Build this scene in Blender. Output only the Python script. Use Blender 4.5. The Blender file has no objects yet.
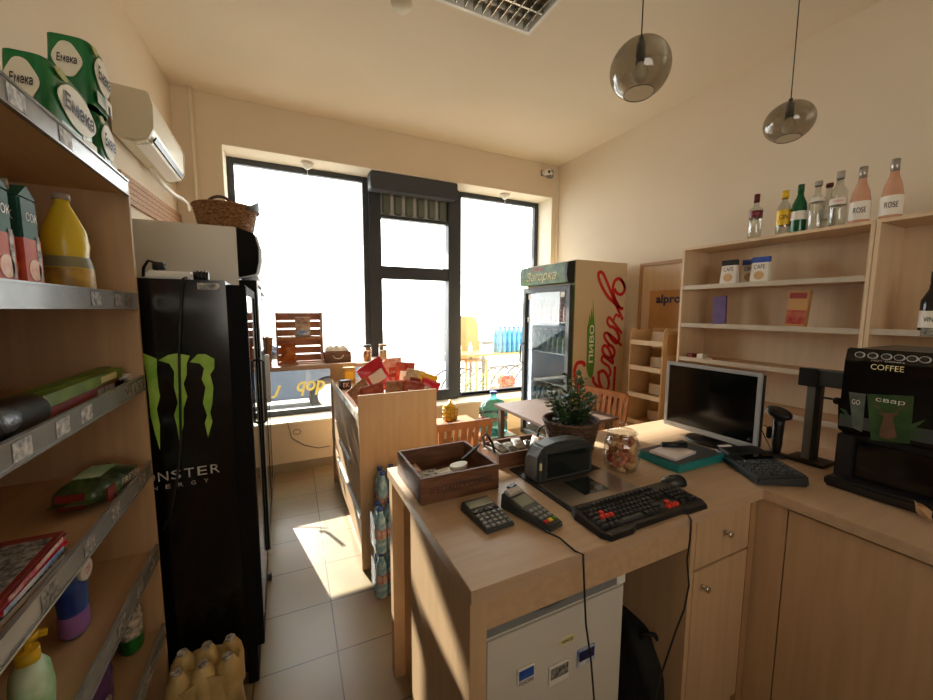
import bpy, bmesh, math, random
import numpy as np
from mathutils import Vector, Matrix

random.seed(7)
SC = bpy.context.scene
COL = SC.collection

# ------------------------------------------------------------------ camera
YAW, PIT, ROLL, FPX = 0.451768, 0.103265, 0.004378, 384.95
CAM = Vector((0.0, 0.0, 1.55))
_fw = Vector((math.sin(YAW)*math.cos(PIT), math.cos(YAW)*math.cos(PIT), -math.sin(PIT)))
_r0 = Vector((math.cos(YAW), -math.sin(YAW), 0))
_u0 = _r0.cross(_fw)
_rt = _r0*math.cos(ROLL) + _u0*math.sin(ROLL)
_up = -_r0*math.sin(ROLL) + _u0*math.cos(ROLL)
cam_data = bpy.data.cameras.new('camera')
cam_data.sensor_width = 36.0
cam_data.sensor_fit = 'HORIZONTAL'
cam_data.lens = FPX/933*36
cam_data.clip_start = 0.02
cam = bpy.data.objects.new('camera', cam_data)
COL.objects.link(cam)
cam.matrix_world = Matrix(((_rt.x, _up.x, -_fw.x, CAM.x), (_rt.y, _up.y, -_fw.y, CAM.y), (_rt.z, _up.z, -_fw.z, CAM.z), (0, 0, 0, 1)))
SC.camera = cam

def at(px, py, ax, v):
    """a photo pixel to the point where its sight line meets the plane ax = v"""
    d = _rt*((px-466.5)/FPX) - _up*((py-350)/FPX) + _fw
    i = 'XYZ'.index(ax)
    return CAM + d*((v-CAM[i])/d[i])

# ------------------------------------------------------------------ world, sun, exposure
def lin(c):
    return tuple((x/12.92 if x <= 0.04045 else ((x+0.055)/1.055)**2.4) for x in c)
def rgb(r, g, b):
    return lin((r/255, g/255, b/255))

W = bpy.data.worlds.new('world')
SC.world = W
W.use_nodes = True
bg = W.node_tree.nodes['Background']
bg.inputs[0].default_value = (1.0, 1.0, 1.0, 1)
bg.inputs[1].default_value = 8.5

sun_d = bpy.data.lights.new('sun', 'SUN')
sun_d.energy = 30.0
sun_d.angle = 0.007
sun_d.color = (1.0, 0.93, 0.82)
sun = bpy.data.objects.new('sun', sun_d)
COL.objects.link(sun)
SUN_TO = Vector((-0.20, 1.0, 0.45)).normalized()
sun.rotation_euler = SUN_TO.to_track_quat('Z', 'Y').to_euler()

def area(name, loc, look, sx, sy, power, color):
    d = bpy.data.lights.new(name, 'AREA')
    d.shape = 'RECTANGLE'; d.size = sx; d.size_y = sy; d.energy = power; d.color = color
    o = bpy.data.objects.new(name, d)
    COL.objects.link(o)
    o.location = loc
    o.rotation_euler = (Vector(loc)-Vector(look)).to_track_quat('Z', 'Y').to_euler()
    return o
# added fill light behind the camera, aimed up to brighten the right wall
rl = area('rear_fill_light', (0.6, -2.35, 2.0), (2.4, 1.8, 3.5), 3.0, 1.5, 40, (1.0, 0.93, 0.80))
rl.data.spread = math.radians(120)

SC.view_settings.view_transform = 'Standard'
SC.view_settings.look = 'None'
SC.view_settings.gamma = 1
SC.view_settings.use_curve_mapping = False
SC.view_settings.exposure = -0.22
SC.cycles.max_bounces = 10
SC.cycles.diffuse_bounces = 6
SC.cycles.transparent_max_bounces = 16
SC.cycles.caustics_reflective = False
SC.cycles.caustics_refractive = False
SC.cycles.sample_clamp_indirect = 6.0
SC.cycles.use_denoising = True

# ------------------------------------------------------------------ materials
def mat(name, c, rough=0.5, metal=0.0, var=0.0, scale=8.0, stretch=(1, 1, 1), bump=0.0, c2=None, spec=0.5, emit=0.0):
    m = bpy.data.materials.new(name)
    m.use_nodes = True
    nt = m.node_tree
    b = nt.nodes['Principled BSDF']
    base = rgb(*c)
    b.inputs['Base Color'].default_value = (*base, 1)
    b.inputs['Roughness'].default_value = rough
    b.inputs['Metallic'].default_value = metal
    b.inputs['Specular IOR Level'].default_value = spec
    if emit:
        b.inputs['Emission Color'].default_value = (*base, 1)
        b.inputs['Emission Strength'].default_value = emit
    if var or bump or c2:
        tc = nt.nodes.new('ShaderNodeTexCoord')
        mp = nt.nodes.new('ShaderNodeMapping')
        mp.inputs['Scale'].default_value = stretch
        nz = nt.nodes.new('ShaderNodeTexNoise')
        nz.inputs['Scale'].default_value = scale
        nz.inputs['Detail'].default_value = 5
        nt.links.new(tc.outputs['Object'], mp.inputs['Vector'])
        nt.links.new(mp.outputs['Vector'], nz.inputs['Vector'])
        if var or c2:
            mx = nt.nodes.new('ShaderNodeMix')
            mx.data_type = 'RGBA'
            rp = nt.nodes.new('ShaderNodeMapRange')
            rp.inputs['From Min'].default_value = 0.35
            rp.inputs['From Max'].default_value = 0.65
            nt.links.new(nz.outputs['Fac'], rp.inputs['Value'])
            nt.links.new(rp.outputs['Result'], mx.inputs['Factor'])
            mx.inputs['A'].default_value = (*base, 1)
            second = rgb(*c2) if c2 else tuple(x*(1-var) for x in base)
            mx.inputs['B'].default_value = (*second, 1)
            nt.links.new(mx.outputs['Result'], b.inputs['Base Color'])
        if bump:
            bp = nt.nodes.new('ShaderNodeBump')
            bp.inputs['Strength'].default_value = bump
            bp.inputs['Distance'].default_value = 0.01
            nt.links.new(nz.outputs['Fac'], bp.inputs['Height'])
            nt.links.new(bp.outputs['Normal'], b.inputs['Normal'])
    return m

def glass(name, tint, gloss=0.08, rough=0.02, edge=0.35):
    """thin clear material: tinted see-through with a reflection that grows towards grazing angles"""
    m = bpy.data.materials.new(name)
    m.use_nodes = True
    nt = m.node_tree
    for n in list(nt.nodes):
        nt.nodes.remove(n)
    out = nt.nodes.new('ShaderNodeOutputMaterial')
    mx = nt.nodes.new('ShaderNodeMixShader')
    tr = nt.nodes.new('ShaderNodeBsdfTransparent')
    gl = nt.nodes.new('ShaderNodeBsdfGlossy')
    lw = nt.nodes.new('ShaderNodeLayerWeight')
    mr = nt.nodes.new('ShaderNodeMapRange')
    lw.inputs['Blend'].default_value = 0.25
    mr.inputs['To Min'].default_value = gloss
    mr.inputs['To Max'].default_value = edge
    tr.inputs['Color'].default_value = (*tint, 1)
    gl.inputs['Roughness'].default_value = rough
    nt.links.new(lw.outputs['Facing'], mr.inputs['Value'])
    nt.links.new(mr.outputs['Result'], mx.inputs['Fac'])
    nt.links.new(tr.outputs[0], mx.inputs[1])
    nt.links.new(gl.outputs[0], mx.inputs[2])
    nt.links.new(mx.outputs[0], out.inputs['Surface'])
    return m

M = {}
M['wall'] = mat('wall_paint', (222, 207, 184), 0.85, var=0.05, scale=1.2, bump=0.04)
M['ceil'] = mat('ceiling_paint', (230, 218, 196), 0.9, var=0.06, scale=0.9)
M['reveal'] = mat('white_plaster', (232, 224, 205), 0.85, var=0.05, scale=3)
M['skirt'] = mat('skirting_tile', (150, 135, 112), 0.45, var=0.15, scale=5)
M['dark_frame'] = mat('graphite_frame', (50, 54, 60), 0.45, var=0.1)
M['shutter'] = mat('shutter_box', (58, 61, 68), 0.5)
M['grille'] = mat('grey_grille', (112, 118, 106), 0.6, var=0.35, scale=60, stretch=(1, 1, 8))  # grey-green with darker streaks at random
M['wood'] = mat('beech_laminate', (198, 164, 126), 0.55, var=0.12, scale=5, stretch=(7, 7, 0.5), bump=0.0)
M['wood_top'] = mat('beech_worktop', (190, 160, 130), 0.36, var=0.12, scale=5, stretch=(0.5, 7, 7))
M['wood_y'] = mat('beech_laminate_along', (198, 163, 126), 0.6, var=0.12, scale=5, stretch=(7, 0.5, 7))
M['wood_edge'] = mat('beech_edge', (176, 136, 96), 0.5, var=0.12, scale=6)
M['wood_pale'] = mat('pale_panel', (216, 190, 156), 0.5, var=0.08, scale=4, stretch=(6, 6, 0.5))
M['teak'] = mat('teak_slats', (176, 112, 62), 0.5, var=0.3, scale=8, stretch=(2, 2, 0.4))
M['darkwood'] = mat('dark_stained_wood', (124, 80, 52), 0.55, var=0.45, scale=9, stretch=(1, 1, 7), bump=0.2)
M['tabledark'] = mat('brown_table_planks', (96, 74, 62), 0.55, var=0.35, scale=8, stretch=(0.6, 9, 1))
M['crate'] = mat('crate_wood', (190, 136, 94), 0.6, var=0.3, scale=9, stretch=(0.6, 6, 6))
M['cardboard'] = mat('brown_cardboard', (188, 142, 88), 0.7, var=0.1, scale=12)
M['card_in'] = mat('cardboard_shelf', (206, 170, 122), 0.7, var=0.08, scale=10)
M['black'] = mat('black_plastic', (24, 24, 25), 0.38)
M['frame_black'] = mat('matt_black_frame', (14, 14, 15), 0.75, spec=0.15)
M['black_gloss'] = mat('black_gloss', (12, 12, 13), 0.12)
M['black_matte'] = mat('black_fabric', (18, 17, 17), 0.85, var=0.4, scale=40, bump=0.4)
M['fridge_black'] = mat('black_fridge_side', (15, 14, 14), 0.16)
M['dgrey'] = mat('dark_grey_plastic', (58, 60, 60), 0.45)
M['grey'] = mat('grey_plastic', (130, 132, 130), 0.45)
M['lgrey'] = mat('silver_plastic', (176, 178, 180), 0.35, metal=0.3)
M['steel'] = mat('brushed_steel', (170, 162, 152), 0.3, metal=0.9, var=0.1, scale=30, stretch=(1, 12, 1))
M['chrome'] = mat('chrome', (215, 215, 215), 0.12, metal=1.0)
M['alu'] = mat('aluminium', (190, 192, 192), 0.35, metal=0.7)
M['white'] = mat('white_plastic', (232, 230, 222), 0.4)
M['white_matte'] = mat('white_paper', (236, 234, 226), 0.75)
M['fridge_white'] = mat('white_enamel', (214, 208, 196), 0.35, var=0.04, scale=2)
M['fridge_cream'] = mat('cream_fridge_side', (206, 184, 150), 0.45)
M['rail'] = mat('clear_price_rail', (150, 150, 148), 0.25, metal=0.2, var=0.2, scale=14)
M['rail_bright'] = mat('white_price_rail', (190, 178, 160), 0.3, var=0.1, scale=14)
M['fruit'] = mat('orange_slice_print', (226, 130, 60), 0.4, c2=(236, 190, 130), scale=30)
M['tag'] = mat('printed_tag', (60, 58, 56), 0.6, c2=(165, 160, 150), scale=90)
M['tag_white'] = mat('white_tag', (215, 212, 205), 0.6, c2=(120, 118, 116), scale=70)
M['green_pack'] = mat('green_film', (16, 120, 62), 0.35, var=0.3, scale=5)
M['oval'] = mat('cream_oval', (228, 224, 205), 0.5)
M['ink'] = mat('dark_ink', (42, 34, 44), 0.6)
M['teal_art'] = mat('teal_print', (90, 160, 165), 0.4, c2=(225, 225, 215), scale=25)
M['gold_leaf'] = mat('leaf_print', (165, 165, 85), 0.4)
M['monster'] = mat('lime_green_print', (128, 186, 46), 0.5, c2=(176, 212, 84), scale=14)
M['silver_print'] = mat('silver_print', (190, 186, 180), 0.4)
M['red_print'] = mat('red_print', (196, 28, 36), 0.5)
M['green_print'] = mat('green_print', (86, 140, 44), 0.5)
M['header_green'] = mat('dark_green_print', (44, 74, 32), 0.35, c2=(92, 122, 50), scale=14)
M['gold_print'] = mat('pale_gold_print', (226, 214, 160), 0.5)
M['navy'] = mat('navy_print', (40, 40, 84), 0.5)
M['red'] = mat('red_film', (190, 16, 34), 0.3, c2=(206, 40, 56), scale=16, bump=0.3)
M['red_bean'] = mat('printed_snack_film', (150, 26, 28), 0.3, c2=(180, 100, 70), scale=26, bump=0.3)
M['brown_snack'] = mat('clear_film_over_pretzels', (140, 72, 36), 0.3, c2=(196, 150, 112), scale=30, bump=0.3)
M['yellow'] = mat('yellow_film', (238, 196, 40), 0.35, var=0.15, scale=12)
M['blue'] = mat('blue_film', (50, 110, 180), 0.35, c2=(225, 225, 225), scale=20)
M['chips_blue'] = mat('chips_print', (222, 214, 196), 0.35, c2=(190, 150, 120), scale=22, bump=0.2)
M['chips_orange'] = mat('orange_chips_print', (206, 130, 40), 0.35, c2=(160, 70, 30), scale=22, bump=0.2)
M['orange'] = mat('orange_print', (220, 120, 40), 0.4, var=0.2)
M['juice_red'] = mat('grapefruit_print', (176, 36, 30), 0.6, c2=(226, 120, 84), scale=9)
M['juice_green'] = mat('dark_green_carton', (22, 74, 66), 0.6, c2=(44, 110, 90), scale=9)
M['juice_yellow'] = mat('yellow_drink', (232, 202, 58), 0.25)
M['label_yellow'] = mat('yellow_label', (206, 168, 70), 0.4, c2=(150, 120, 60), scale=26)
M['label_grey'] = mat('grey_label_band', (140, 140, 110), 0.4)
M['lime_box'] = mat('lime_box_print', (122, 148, 40), 0.45, c2=(92, 120, 34), scale=12)
M['redbox'] = mat('maroon_box_print', (140, 44, 36), 0.45, var=0.3)
M['bagblack'] = mat('black_film', (26, 26, 28), 0.3, var=0.4, bump=0.5, scale=30)
M['sponge'] = mat('dark_printed_film', (30, 38, 32), 0.28, c2=(86, 110, 60), scale=26, bump=0.3)
M['purple'] = mat('purple_film', (92, 44, 120), 0.35, c2=(50, 24, 74), scale=14)
M['oxi_blue'] = mat('blue_detergent_film', (34, 60, 150), 0.3, c2=(60, 110, 190), scale=12)
M['lilac'] = mat('lilac_plastic', (168, 120, 205), 0.35)
M['softgreen'] = mat('pale_green_label', (214, 236, 214), 0.35, c2=(118, 190, 110), scale=12)
M['canister'] = mat('green_plastic', (30, 120, 50), 0.4)
M['wicker'] = mat('wicker_weave', (158, 112, 66), 0.7, c2=(92, 58, 30), scale=60, stretch=(1, 1, 2), bump=0.9)
M['wicker_dark'] = mat('dark_wicker_weave', (112, 82, 60), 0.7, c2=(58, 38, 26), scale=60, stretch=(1, 1, 2), bump=0.9)
M['leaf'] = mat('plant_leaf', (40, 62, 30), 0.5, c2=(64, 90, 44), scale=10)
M['leaf_bright'] = mat('hedge_leaf', (120, 150, 50), 0.6, c2=(70, 110, 36), scale=20)
M['soil'] = mat('potting_soil', (44, 32, 24), 0.9)
M['keycap'] = mat('black_keycap', (36, 37, 40), 0.45)
M['keycap_red'] = mat('red_keycap', (214, 56, 40), 0.45)
M['screen'] = mat('dark_screen', (7, 8, 9), 0.12)
M['lcd'] = mat('calculator_display', (128, 134, 122), 0.25)
M['scan_glass'] = mat('dark_scanner_window', (26, 32, 32), 0.06)
M['teal'] = mat('teal_case', (30, 128, 128), 0.4, var=0.1)
M['pgrey'] = mat('pinkish_paper', (214, 202, 200), 0.6)
M['candy'] = mat('wrapped_sweets', (176, 40, 44), 0.35, c2=(236, 190, 130), scale=6)
M['candy2'] = mat('pale_wrapped_sweets', (232, 196, 140), 0.35)
M['ac_white'] = mat('air_conditioner_white', (226, 220, 200), 0.4)
M['ac_side'] = mat('air_conditioner_cap', (206, 196, 172), 0.5)
M['glass'] = glass('window_glass', (0.96, 0.98, 0.97), 0.03, 0.01, 0.3)
M['fglass'] = glass('fridge_door_glass', (0.86, 0.88, 0.87), 0.08, 0.02, 0.9)
M['bglass'] = glass('beer_fridge_glass', (0.90, 0.92, 0.91), 0.06, 0.02, 0.30)
M['led'] = mat('fridge_led', (235, 240, 250), 0.5, emit=5.0)
M['smoke'] = glass('smoked_lamp_glass', (0.56, 0.53, 0.47), 0.06, 0.05, 0.4)
M['clear'] = glass('clear_bottle_glass', (0.86, 0.88, 0.86), 0.10, 0.05, 0.55)
M['pet'] = mat('pale_blue_bottle', (112, 160, 190), 0.15, c2=(185, 212, 225), scale=45)
M['shrink'] = glass('shrink_film', (0.93, 0.96, 0.97), 0.03, 0.2, 0.2)
M['shrink_cream'] = mat('cloudy_shrink_film', (220, 198, 140), 0.3, c2=(176, 150, 96), scale=9, bump=0.4)
M['jar'] = glass('jar_glass', (0.93, 0.94, 0.92), 0.10, 0.02, 0.6)
M['rose'] = mat('rose_wine_glass', (206, 156, 128), 0.12, var=0.08)
M['greenglass'] = mat('dark_green_glass', (8, 84, 46), 0.1)
M['blackglass'] = mat('near_black_glass', (16, 14, 16), 0.1)
M['label_white'] = mat('white_label', (230, 224, 214), 0.5)
M['label_pink'] = mat('pink_label', (216, 70, 96), 0.5)
M['cap_dark'] = mat('maroon_cap', (96, 24, 28), 0.35)
M['cap_silver'] = mat('silver_foil', (170, 164, 158), 0.3, metal=0.6)
M['blue_cap'] = mat('blue_cap', (50, 80, 160), 0.4)
M['aqua'] = glass('aqua_bottle_plastic', (0.30, 0.66, 0.72), 0.10, 0.1, 0.4)
M['aqua_solid'] = mat('turquoise_bottle', (20, 110, 165), 0.2, c2=(60, 160, 190), scale=10)
M['asphalt'] = mat('street_asphalt', (190, 188, 182), 0.9, var=0.2, scale=6)
M['paving'] = mat('pavement_slabs', (214, 208, 198), 0.85, var=0.10, scale=5)
M['car'] = mat('blue_grey_car_paint', (66, 78, 96), 0.3, metal=0.3)
M['car_glass'] = mat('car_window', (30, 34, 40), 0.08)
M['tyre'] = mat('tyre_rubber', (28, 28, 28), 0.8)
M['chair_tan'] = mat('tan_plastic_chair', (176, 132, 72), 0.5, var=0.06)
M['yellow_letter'] = mat('pale_yellow_vinyl', (240, 226, 130), 0.5)
M['facade'] = mat('pale_facade', (214, 208, 196), 0.85, var=0.08, scale=2)
M['bulb'] = mat('frosted_bulb', (226, 222, 210), 0.25)
M['liner'] = mat('fridge_liner', (206, 208, 206), 0.5)
M['louver'] = mat('mirror_louvre', (170, 165, 150), 0.25, metal=0.9)
M['tube_white'] = mat('unlit_tube', (225, 222, 212), 0.4)
M['brickband'] = mat('brown_reed_strip', (150, 104, 70), 0.7, c2=(190, 150, 110), scale=40, stretch=(1, 1, 6), bump=0.4)
M['pink_foam'] = mat('label_print', (220, 200, 190), 0.5, c2=(170, 60, 70), scale=40)
M['wine_grey'] = mat('grey_print', (170, 160, 150), 0.5)

M['cupgreen'] = mat('green_cup_print', (52, 78, 38), 0.4, c2=(30, 54, 28), scale=20)
M['cupgreen2'] = mat('grey_green_cup_print', (92, 100, 88), 0.4, var=0.4, scale=30)
M['deer'] = mat('brown_print', (100, 70, 54), 0.5, var=0.3, scale=30)
M['desk_key'] = mat('desk_key', (70, 72, 76), 0.45)

# floor tiles: 33 cm squares laid 1.45 degrees off the room, dark joints
def tile_material():
    m = bpy.data.materials.new('floor_tiles')
    m.use_nodes = True
    nt = m.node_tree
    b = nt.nodes['Principled BSDF']
    tc = nt.nodes.new('ShaderNodeTexCoord')
    mp = nt.nodes.new('ShaderNodeMapping')
    mp.inputs['Rotation'].default_value = (0, 0, math.radians(1.45))
    mp.inputs['Location'].default_value = (-0.135, -0.025, 0)
    br = nt.nodes.new('ShaderNodeTexBrick')
    br.offset = 0.0
    br.inputs['Scale'].default_value = 1.0
    br.inputs['Brick Width'].default_value = 0.335
    br.inputs['Row Height'].default_value = 0.335
    br.inputs['Mortar Size'].default_value = 0.003
    br.inputs['Mortar Smooth'].default_value = 0.1
    br.inputs['Color1'].default_value = (*rgb(164, 144, 112), 1)
    br.inputs['Color2'].default_value = (*rgb(152, 134, 104), 1)
    br.inputs['Mortar'].default_value = (*rgb(84, 72, 58), 1)
    nz = nt.nodes.new('ShaderNodeTexNoise')
    nz.inputs['Scale'].default_value = 6
    nz.inputs['Detail'].default_value = 6
    mx = nt.nodes.new('ShaderNodeMix'); mx.data_type = 'RGBA'; mx.blend_type = 'MULTIPLY'
    mx.inputs['Factor'].default_value = 0.35
    nt.links.new(tc.outputs['Object'], mp.inputs['Vector'])
    nt.links.new(mp.outputs['Vector'], br.inputs['Vector'])
    nt.links.new(tc.outputs['Object'], nz.inputs['Vector'])
    nt.links.new(br.outputs['Color'], mx.inputs['A'])
    nt.links.new(nz.outputs['Color'], mx.inputs['B'])
    nt.links.new(mx.outputs['Result'], b.inputs['Base Color'])
    b.inputs['Roughness'].default_value = 0.3
    bp = nt.nodes.new('ShaderNodeBump')
    bp.inputs['Strength'].default_value = 0.4
    bp.inputs['Distance'].default_value = 0.003
    bp.invert = True
    nt.links.new(br.outputs['Fac'], bp.inputs['Height'])
    nt.links.new(bp.outputs['Normal'], b.inputs['Normal'])
    return m
M['tiles'] = tile_material()

# ------------------------------------------------------------------ geometry helpers
class MB:
    def __init__(self):
        self.v = []; self.f = []; self.s = []
    def add(self, vs, fs, smooth=False):
        n = len(self.v)
        self.v += [Vector(p) for p in vs]
        self.f += [tuple(i+n for i in f) for f in fs]
        self.s += [smooth]*len(fs)
        return self
    def box(self, x0, x1, y0, y1, z0, z1):
        vs = [(x, y, z) for z in (z0, z1) for y in (y0, y1) for x in (x0, x1)]
        return self.add(vs, [(0, 2, 3, 1), (4, 5, 7, 6), (0, 1, 5, 4), (2, 6, 7, 3), (0, 4, 6, 2), (1, 3, 7, 5)])
    def cbox(self, c, d, rz=0.0, rx=0.0, ry=0.0):
        R = Matrix.Rotation(rz, 3, 'Z') @ Matrix.Rotation(ry, 3, 'Y') @ Matrix.Rotation(rx, 3, 'X')
        vs = [Vector(c)+R @ Vector((x*d[0]/2, y*d[1]/2, z*d[2]/2)) for z in (-1, 1) for y in (-1, 1) for x in (-1, 1)]
        return self.add(vs, [(0, 2, 3, 1), (4, 5, 7, 6), (0, 1, 5, 4), (2, 6, 7, 3), (0, 4, 6, 2), (1, 3, 7, 5)])
    def bar(self, p, q, w, h=None):
        p = Vector(p); q = Vector(q); d = (q-p).normalized(); h = h or w
        a = Vector((0, 0, 1)) if abs(d.z) < 0.9 else Vector((0, 1, 0))
        u = d.cross(a).normalized()*w/2; k = u.cross(d).normalized()*h/2
        vs = [e+s*u+t*k for e in (p, q) for t in (-1, 1) for s in (-1, 1)]
        return self.add(vs, [(0, 2, 3, 1), (4, 5, 7, 6), (0, 1, 5, 4), (2, 6, 7, 3), (0, 4, 6, 2), (1, 3, 7, 5)])
    def cyl(self, p, q, r, r2=None, n=16, smooth=True):
        r2 = r if r2 is None else r2
        p = Vector(p); q = Vector(q); d = (q-p).normalized()
        a = Vector((0, 0, 1)) if abs(d.z) < 0.9 else Vector((1, 0, 0))
        u = d.cross(a).normalized(); w = d.cross(u)
        vs = []
        for c, rr in ((p, r), (q, r2)):
            vs += [c+(u*math.cos(2*math.pi*i/n)+w*math.sin(2*math.pi*i/n))*rr for i in range(n)]
        self.add(vs, [(i, n+i, n+(i+1) % n, (i+1) % n) for i in range(n)], smooth)
        k = len(self.v)-2*n
        self.f += [tuple(k+i for i in range(n)), tuple(k+2*n-1-i for i in range(n))]; self.s += [False, False]
        return self
    def tube(self, pts, r, n=6, closed=False):
        pts = [Vector(p) for p in pts]; m = len(pts); vs = []; prev = None
        for i, c in enumerate(pts):
            a = pts[max(i-1, 0)] if not closed else pts[i-1]
            b = pts[min(i+1, m-1)] if not closed else pts[(i+1) % m]
            d = (b-a).normalized()
            if prev is None:
                t = Vector((0, 0, 1)) if abs(d.z) < 0.9 else Vector((1, 0, 0))
                u = d.cross(t).normalized()
            else:
                u = (prev-d*prev.dot(d)).normalized()
            prev = u; w = d.cross(u)
            vs += [c+(u*math.cos(2*math.pi*k/n)+w*math.sin(2*math.pi*k/n))*r for k in range(n)]
        fs = []
        for i in range(m if closed else m-1):
            j = (i+1) % m
            fs += [(i*n+k, i*n+(k+1) % n, j*n+(k+1) % n, j*n+k) for k in range(n)]
        self.add(vs, fs, True)
        if not closed:
            k = len(self.v)-m*n
            self.f += [tuple(k+n-1-i for i in range(n)), tuple(k+(m-1)*n+i for i in range(n))]; self.s += [False, False]
        return self
    def lathe(self, prof, c=(0, 0, 0), n=24, sx=1.0, sy=1.0, smooth=True, axis=None):
        c = Vector(c); vs = []
        for r, z in prof:
            for i in range(n):
                t = 2*math.pi*i/n
                vs.append(Vector((r*math.cos(t)*sx, r*math.sin(t)*sy, z)))
        if axis is not None:
            q = Vector((0, 0, 1)).rotation_difference(Vector(axis).normalized())
            vs = [q @ p for p in vs]
        vs = [c+p for p in vs]
        m = len(prof)
        fs = [(j*n+i, j*n+(i+1) % n, (j+1)*n+(i+1) % n, (j+1)*n+i) for j in range(m-1) for i in range(n)]
        self.add(vs, fs, smooth)
        k = len(self.v)-m*n
        if prof[0][0] > 1e-4: self.f.append(tuple(k+n-1-i for i in range(n))); self.s.append(False)
        if prof[-1][0] > 1e-4: self.f.append(tuple(k+(m-1)*n+i for i in range(n))); self.s.append(False)
        return self
    def shell(self, prof, c=(0, 0, 0), n=24, sx=1.0, sy=1.0):
        """open lathe without caps"""
        k = len(self.f)
        self.lathe(prof, c, n, sx, sy)
        while len(self.f[-1]) > 4: self.f.pop(); self.s.pop()
        return self
    def prism(self, poly, o, U, V, N, t):
        """flat outline given in (u, v), thickness t along N"""
        o = Vector(o); U = Vector(U); V = Vector(V); N = Vector(N)
        n = len(poly)
        a = [o+U*p[0]+V*p[1] for p in poly]
        vs = a+[p+N*t for p in a]
        return self.add(vs, [tuple(range(n-1, -1, -1)), tuple(range(n, 2*n))]+[(i, (i+1) % n, n+(i+1) % n, n+i) for i in range(n)])
    def ribbon(self, pts, w, N, t):
        """flat stroke along a path lying in the plane with normal N"""
        N = Vector(N).normalized(); pts = [Vector(p) for p in pts]; L = []; R = []
        m = len(pts)
        for i, c in enumerate(pts):
            d = (pts[min(i+1, m-1)]-pts[max(i-1, 0)]).normalized()
            s = d.cross(N)*(w[i] if isinstance(w, (list, tuple)) else w)/2
            L.append(c+s); R.append(c-s)
        for i in range(m-1):
            q = [L[i], L[i+1], R[i+1], R[i]]
            vs = q+[p+N*t for p in q]
            self.add(vs, [(0, 1, 2, 3), (7, 6, 5, 4), (0, 4, 5, 1), (3, 2, 6, 7), (0, 3, 7, 4), (1, 5, 6, 2)])
        return self
    def grid(self, fn, nu, nv, smooth=True):
        vs = [fn(i/nu, j/nv) for j in range(nv+1) for i in range(nu+1)]
        return self.add(vs, [(j*(nu+1)+i, j*(nu+1)+i+1, (j+1)*(nu+1)+i+1, (j+1)*(nu+1)+i) for j in range(nv) for i in range(nu)], smooth)
    def move(self, d):
        d = Vector(d); self.v = [p+d for p in self.v]; return self
    def turn(self, R, c=(0, 0, 0)):
        c = Vector(c); self.v = [c+R @ (p-c) for p in self.v]; return self
    def build(self, name, m, parent=None, bev=0.0, seg=2, label=None):
        me = bpy.data.meshes.new(name)
        me.from_pydata([tuple(p) for p in self.v], [], self.f)
        me.polygons.foreach_set('use_smooth', self.s)
        me.update()
        bm = bmesh.new(); bm.from_mesh(me)
        bmesh.ops.recalc_face_normals(bm, faces=bm.faces)
        if bev:
            es = [e for e in bm.edges if len(e.link_faces) == 2 and e.calc_face_angle(0) > 0.6]
            bmesh.ops.bevel(bm, geom=es, offset=bev, segments=seg, affect='EDGES', clamp_overlap=True)
        bm.to_mesh(me); bm.free()
        me.materials.append(M[m] if isinstance(m, str) else m)
        o = bpy.data.objects.new(name, me)
        COL.objects.link(o)
        if parent is not None: o.parent = parent
        if label: o['label'] = label
        return o

def tag(o, label, cat, group=None, kind=None):
    o['label'] = label; o['category'] = cat
    if group: o['group'] = group
    if kind: o['kind'] = kind
    return o

def thing(name, label, cat, loc=(0, 0, 0), rz=0.0, group=None):
    o = bpy.data.objects.new(name, None)
    COL.objects.link(o)
    o.empty_display_size = 0.05
    o.location = loc; o.rotation_euler = (0, 0, rz)
    return tag(o, label, cat, group)

def struct(name, mb, m, bev=0.0):
    o = mb.build(name, m, None, bev)
    o['kind'] = 'structure'
    return o

def copy_tree(o, parent=None):
    c = o.copy(); COL.objects.link(c); c.parent = parent
    for ch in [k for k in KIDS.get(o.name, [])]:
        copy_tree(ch, c)
    return c
KIDS = {}
def index_kids():
    KIDS.clear()
    for o in bpy.data.objects:
        if o.parent: KIDS.setdefault(o.parent.name, []).append(o)
def dup(root, loc, label, rz=None, group=None):
    index_kids()
    c = copy_tree(root)
    c.location = loc; c['label'] = label
    if rz is not None: c.rotation_euler = (0, 0, rz)
    if group: c['group'] = group
    return c

def rel(root, mb):
    """geometry given in room coordinates, moved into its unrotated thing"""
    return mb.move(-Vector(root.location))

def text(root, s, c, right, up, w, h, m, name='lettering', shear=0.0, depth=0.0008, bold=0.0, world=True):
    cu = bpy.data.curves.new(name, 'FONT')
    cu.body = s; cu.extrude = 0.0; cu.shear = shear; cu.offset = bold; cu.resolution_u = 3
    t = bpy.data.objects.new('tmp', cu)
    COL.objects.link(t)
    bpy.context.view_layer.update()
    me = bpy.data.meshes.new_from_object(t)
    bpy.data.objects.remove(t)
    co = np.array([v.co[:] for v in me.vertices])
    lo, hi = co.min(0), co.max(0)
    r = Vector(right).normalized(); u = Vector(up).normalized(); n = r.cross(u)
    kx = w/max(hi[0]-lo[0], 1e-6); ky = h/max(hi[1]-lo[1], 1e-6)
    o0 = Vector(c) - (Vector(root.location) if (world and root is not None) else Vector())
    for v in me.vertices:
        v.co = o0 + r*((v.co.x-(lo[0]+hi[0])/2)*kx) + u*((v.co.y-(lo[1]+hi[1])/2)*ky) + n*depth
    me.name = name
    me.materials.clear(); me.materials.append(M[m])
    o = bpy.data.objects.new(name, me)
    COL.objects.link(o)
    o.parent = root
    return o

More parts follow.
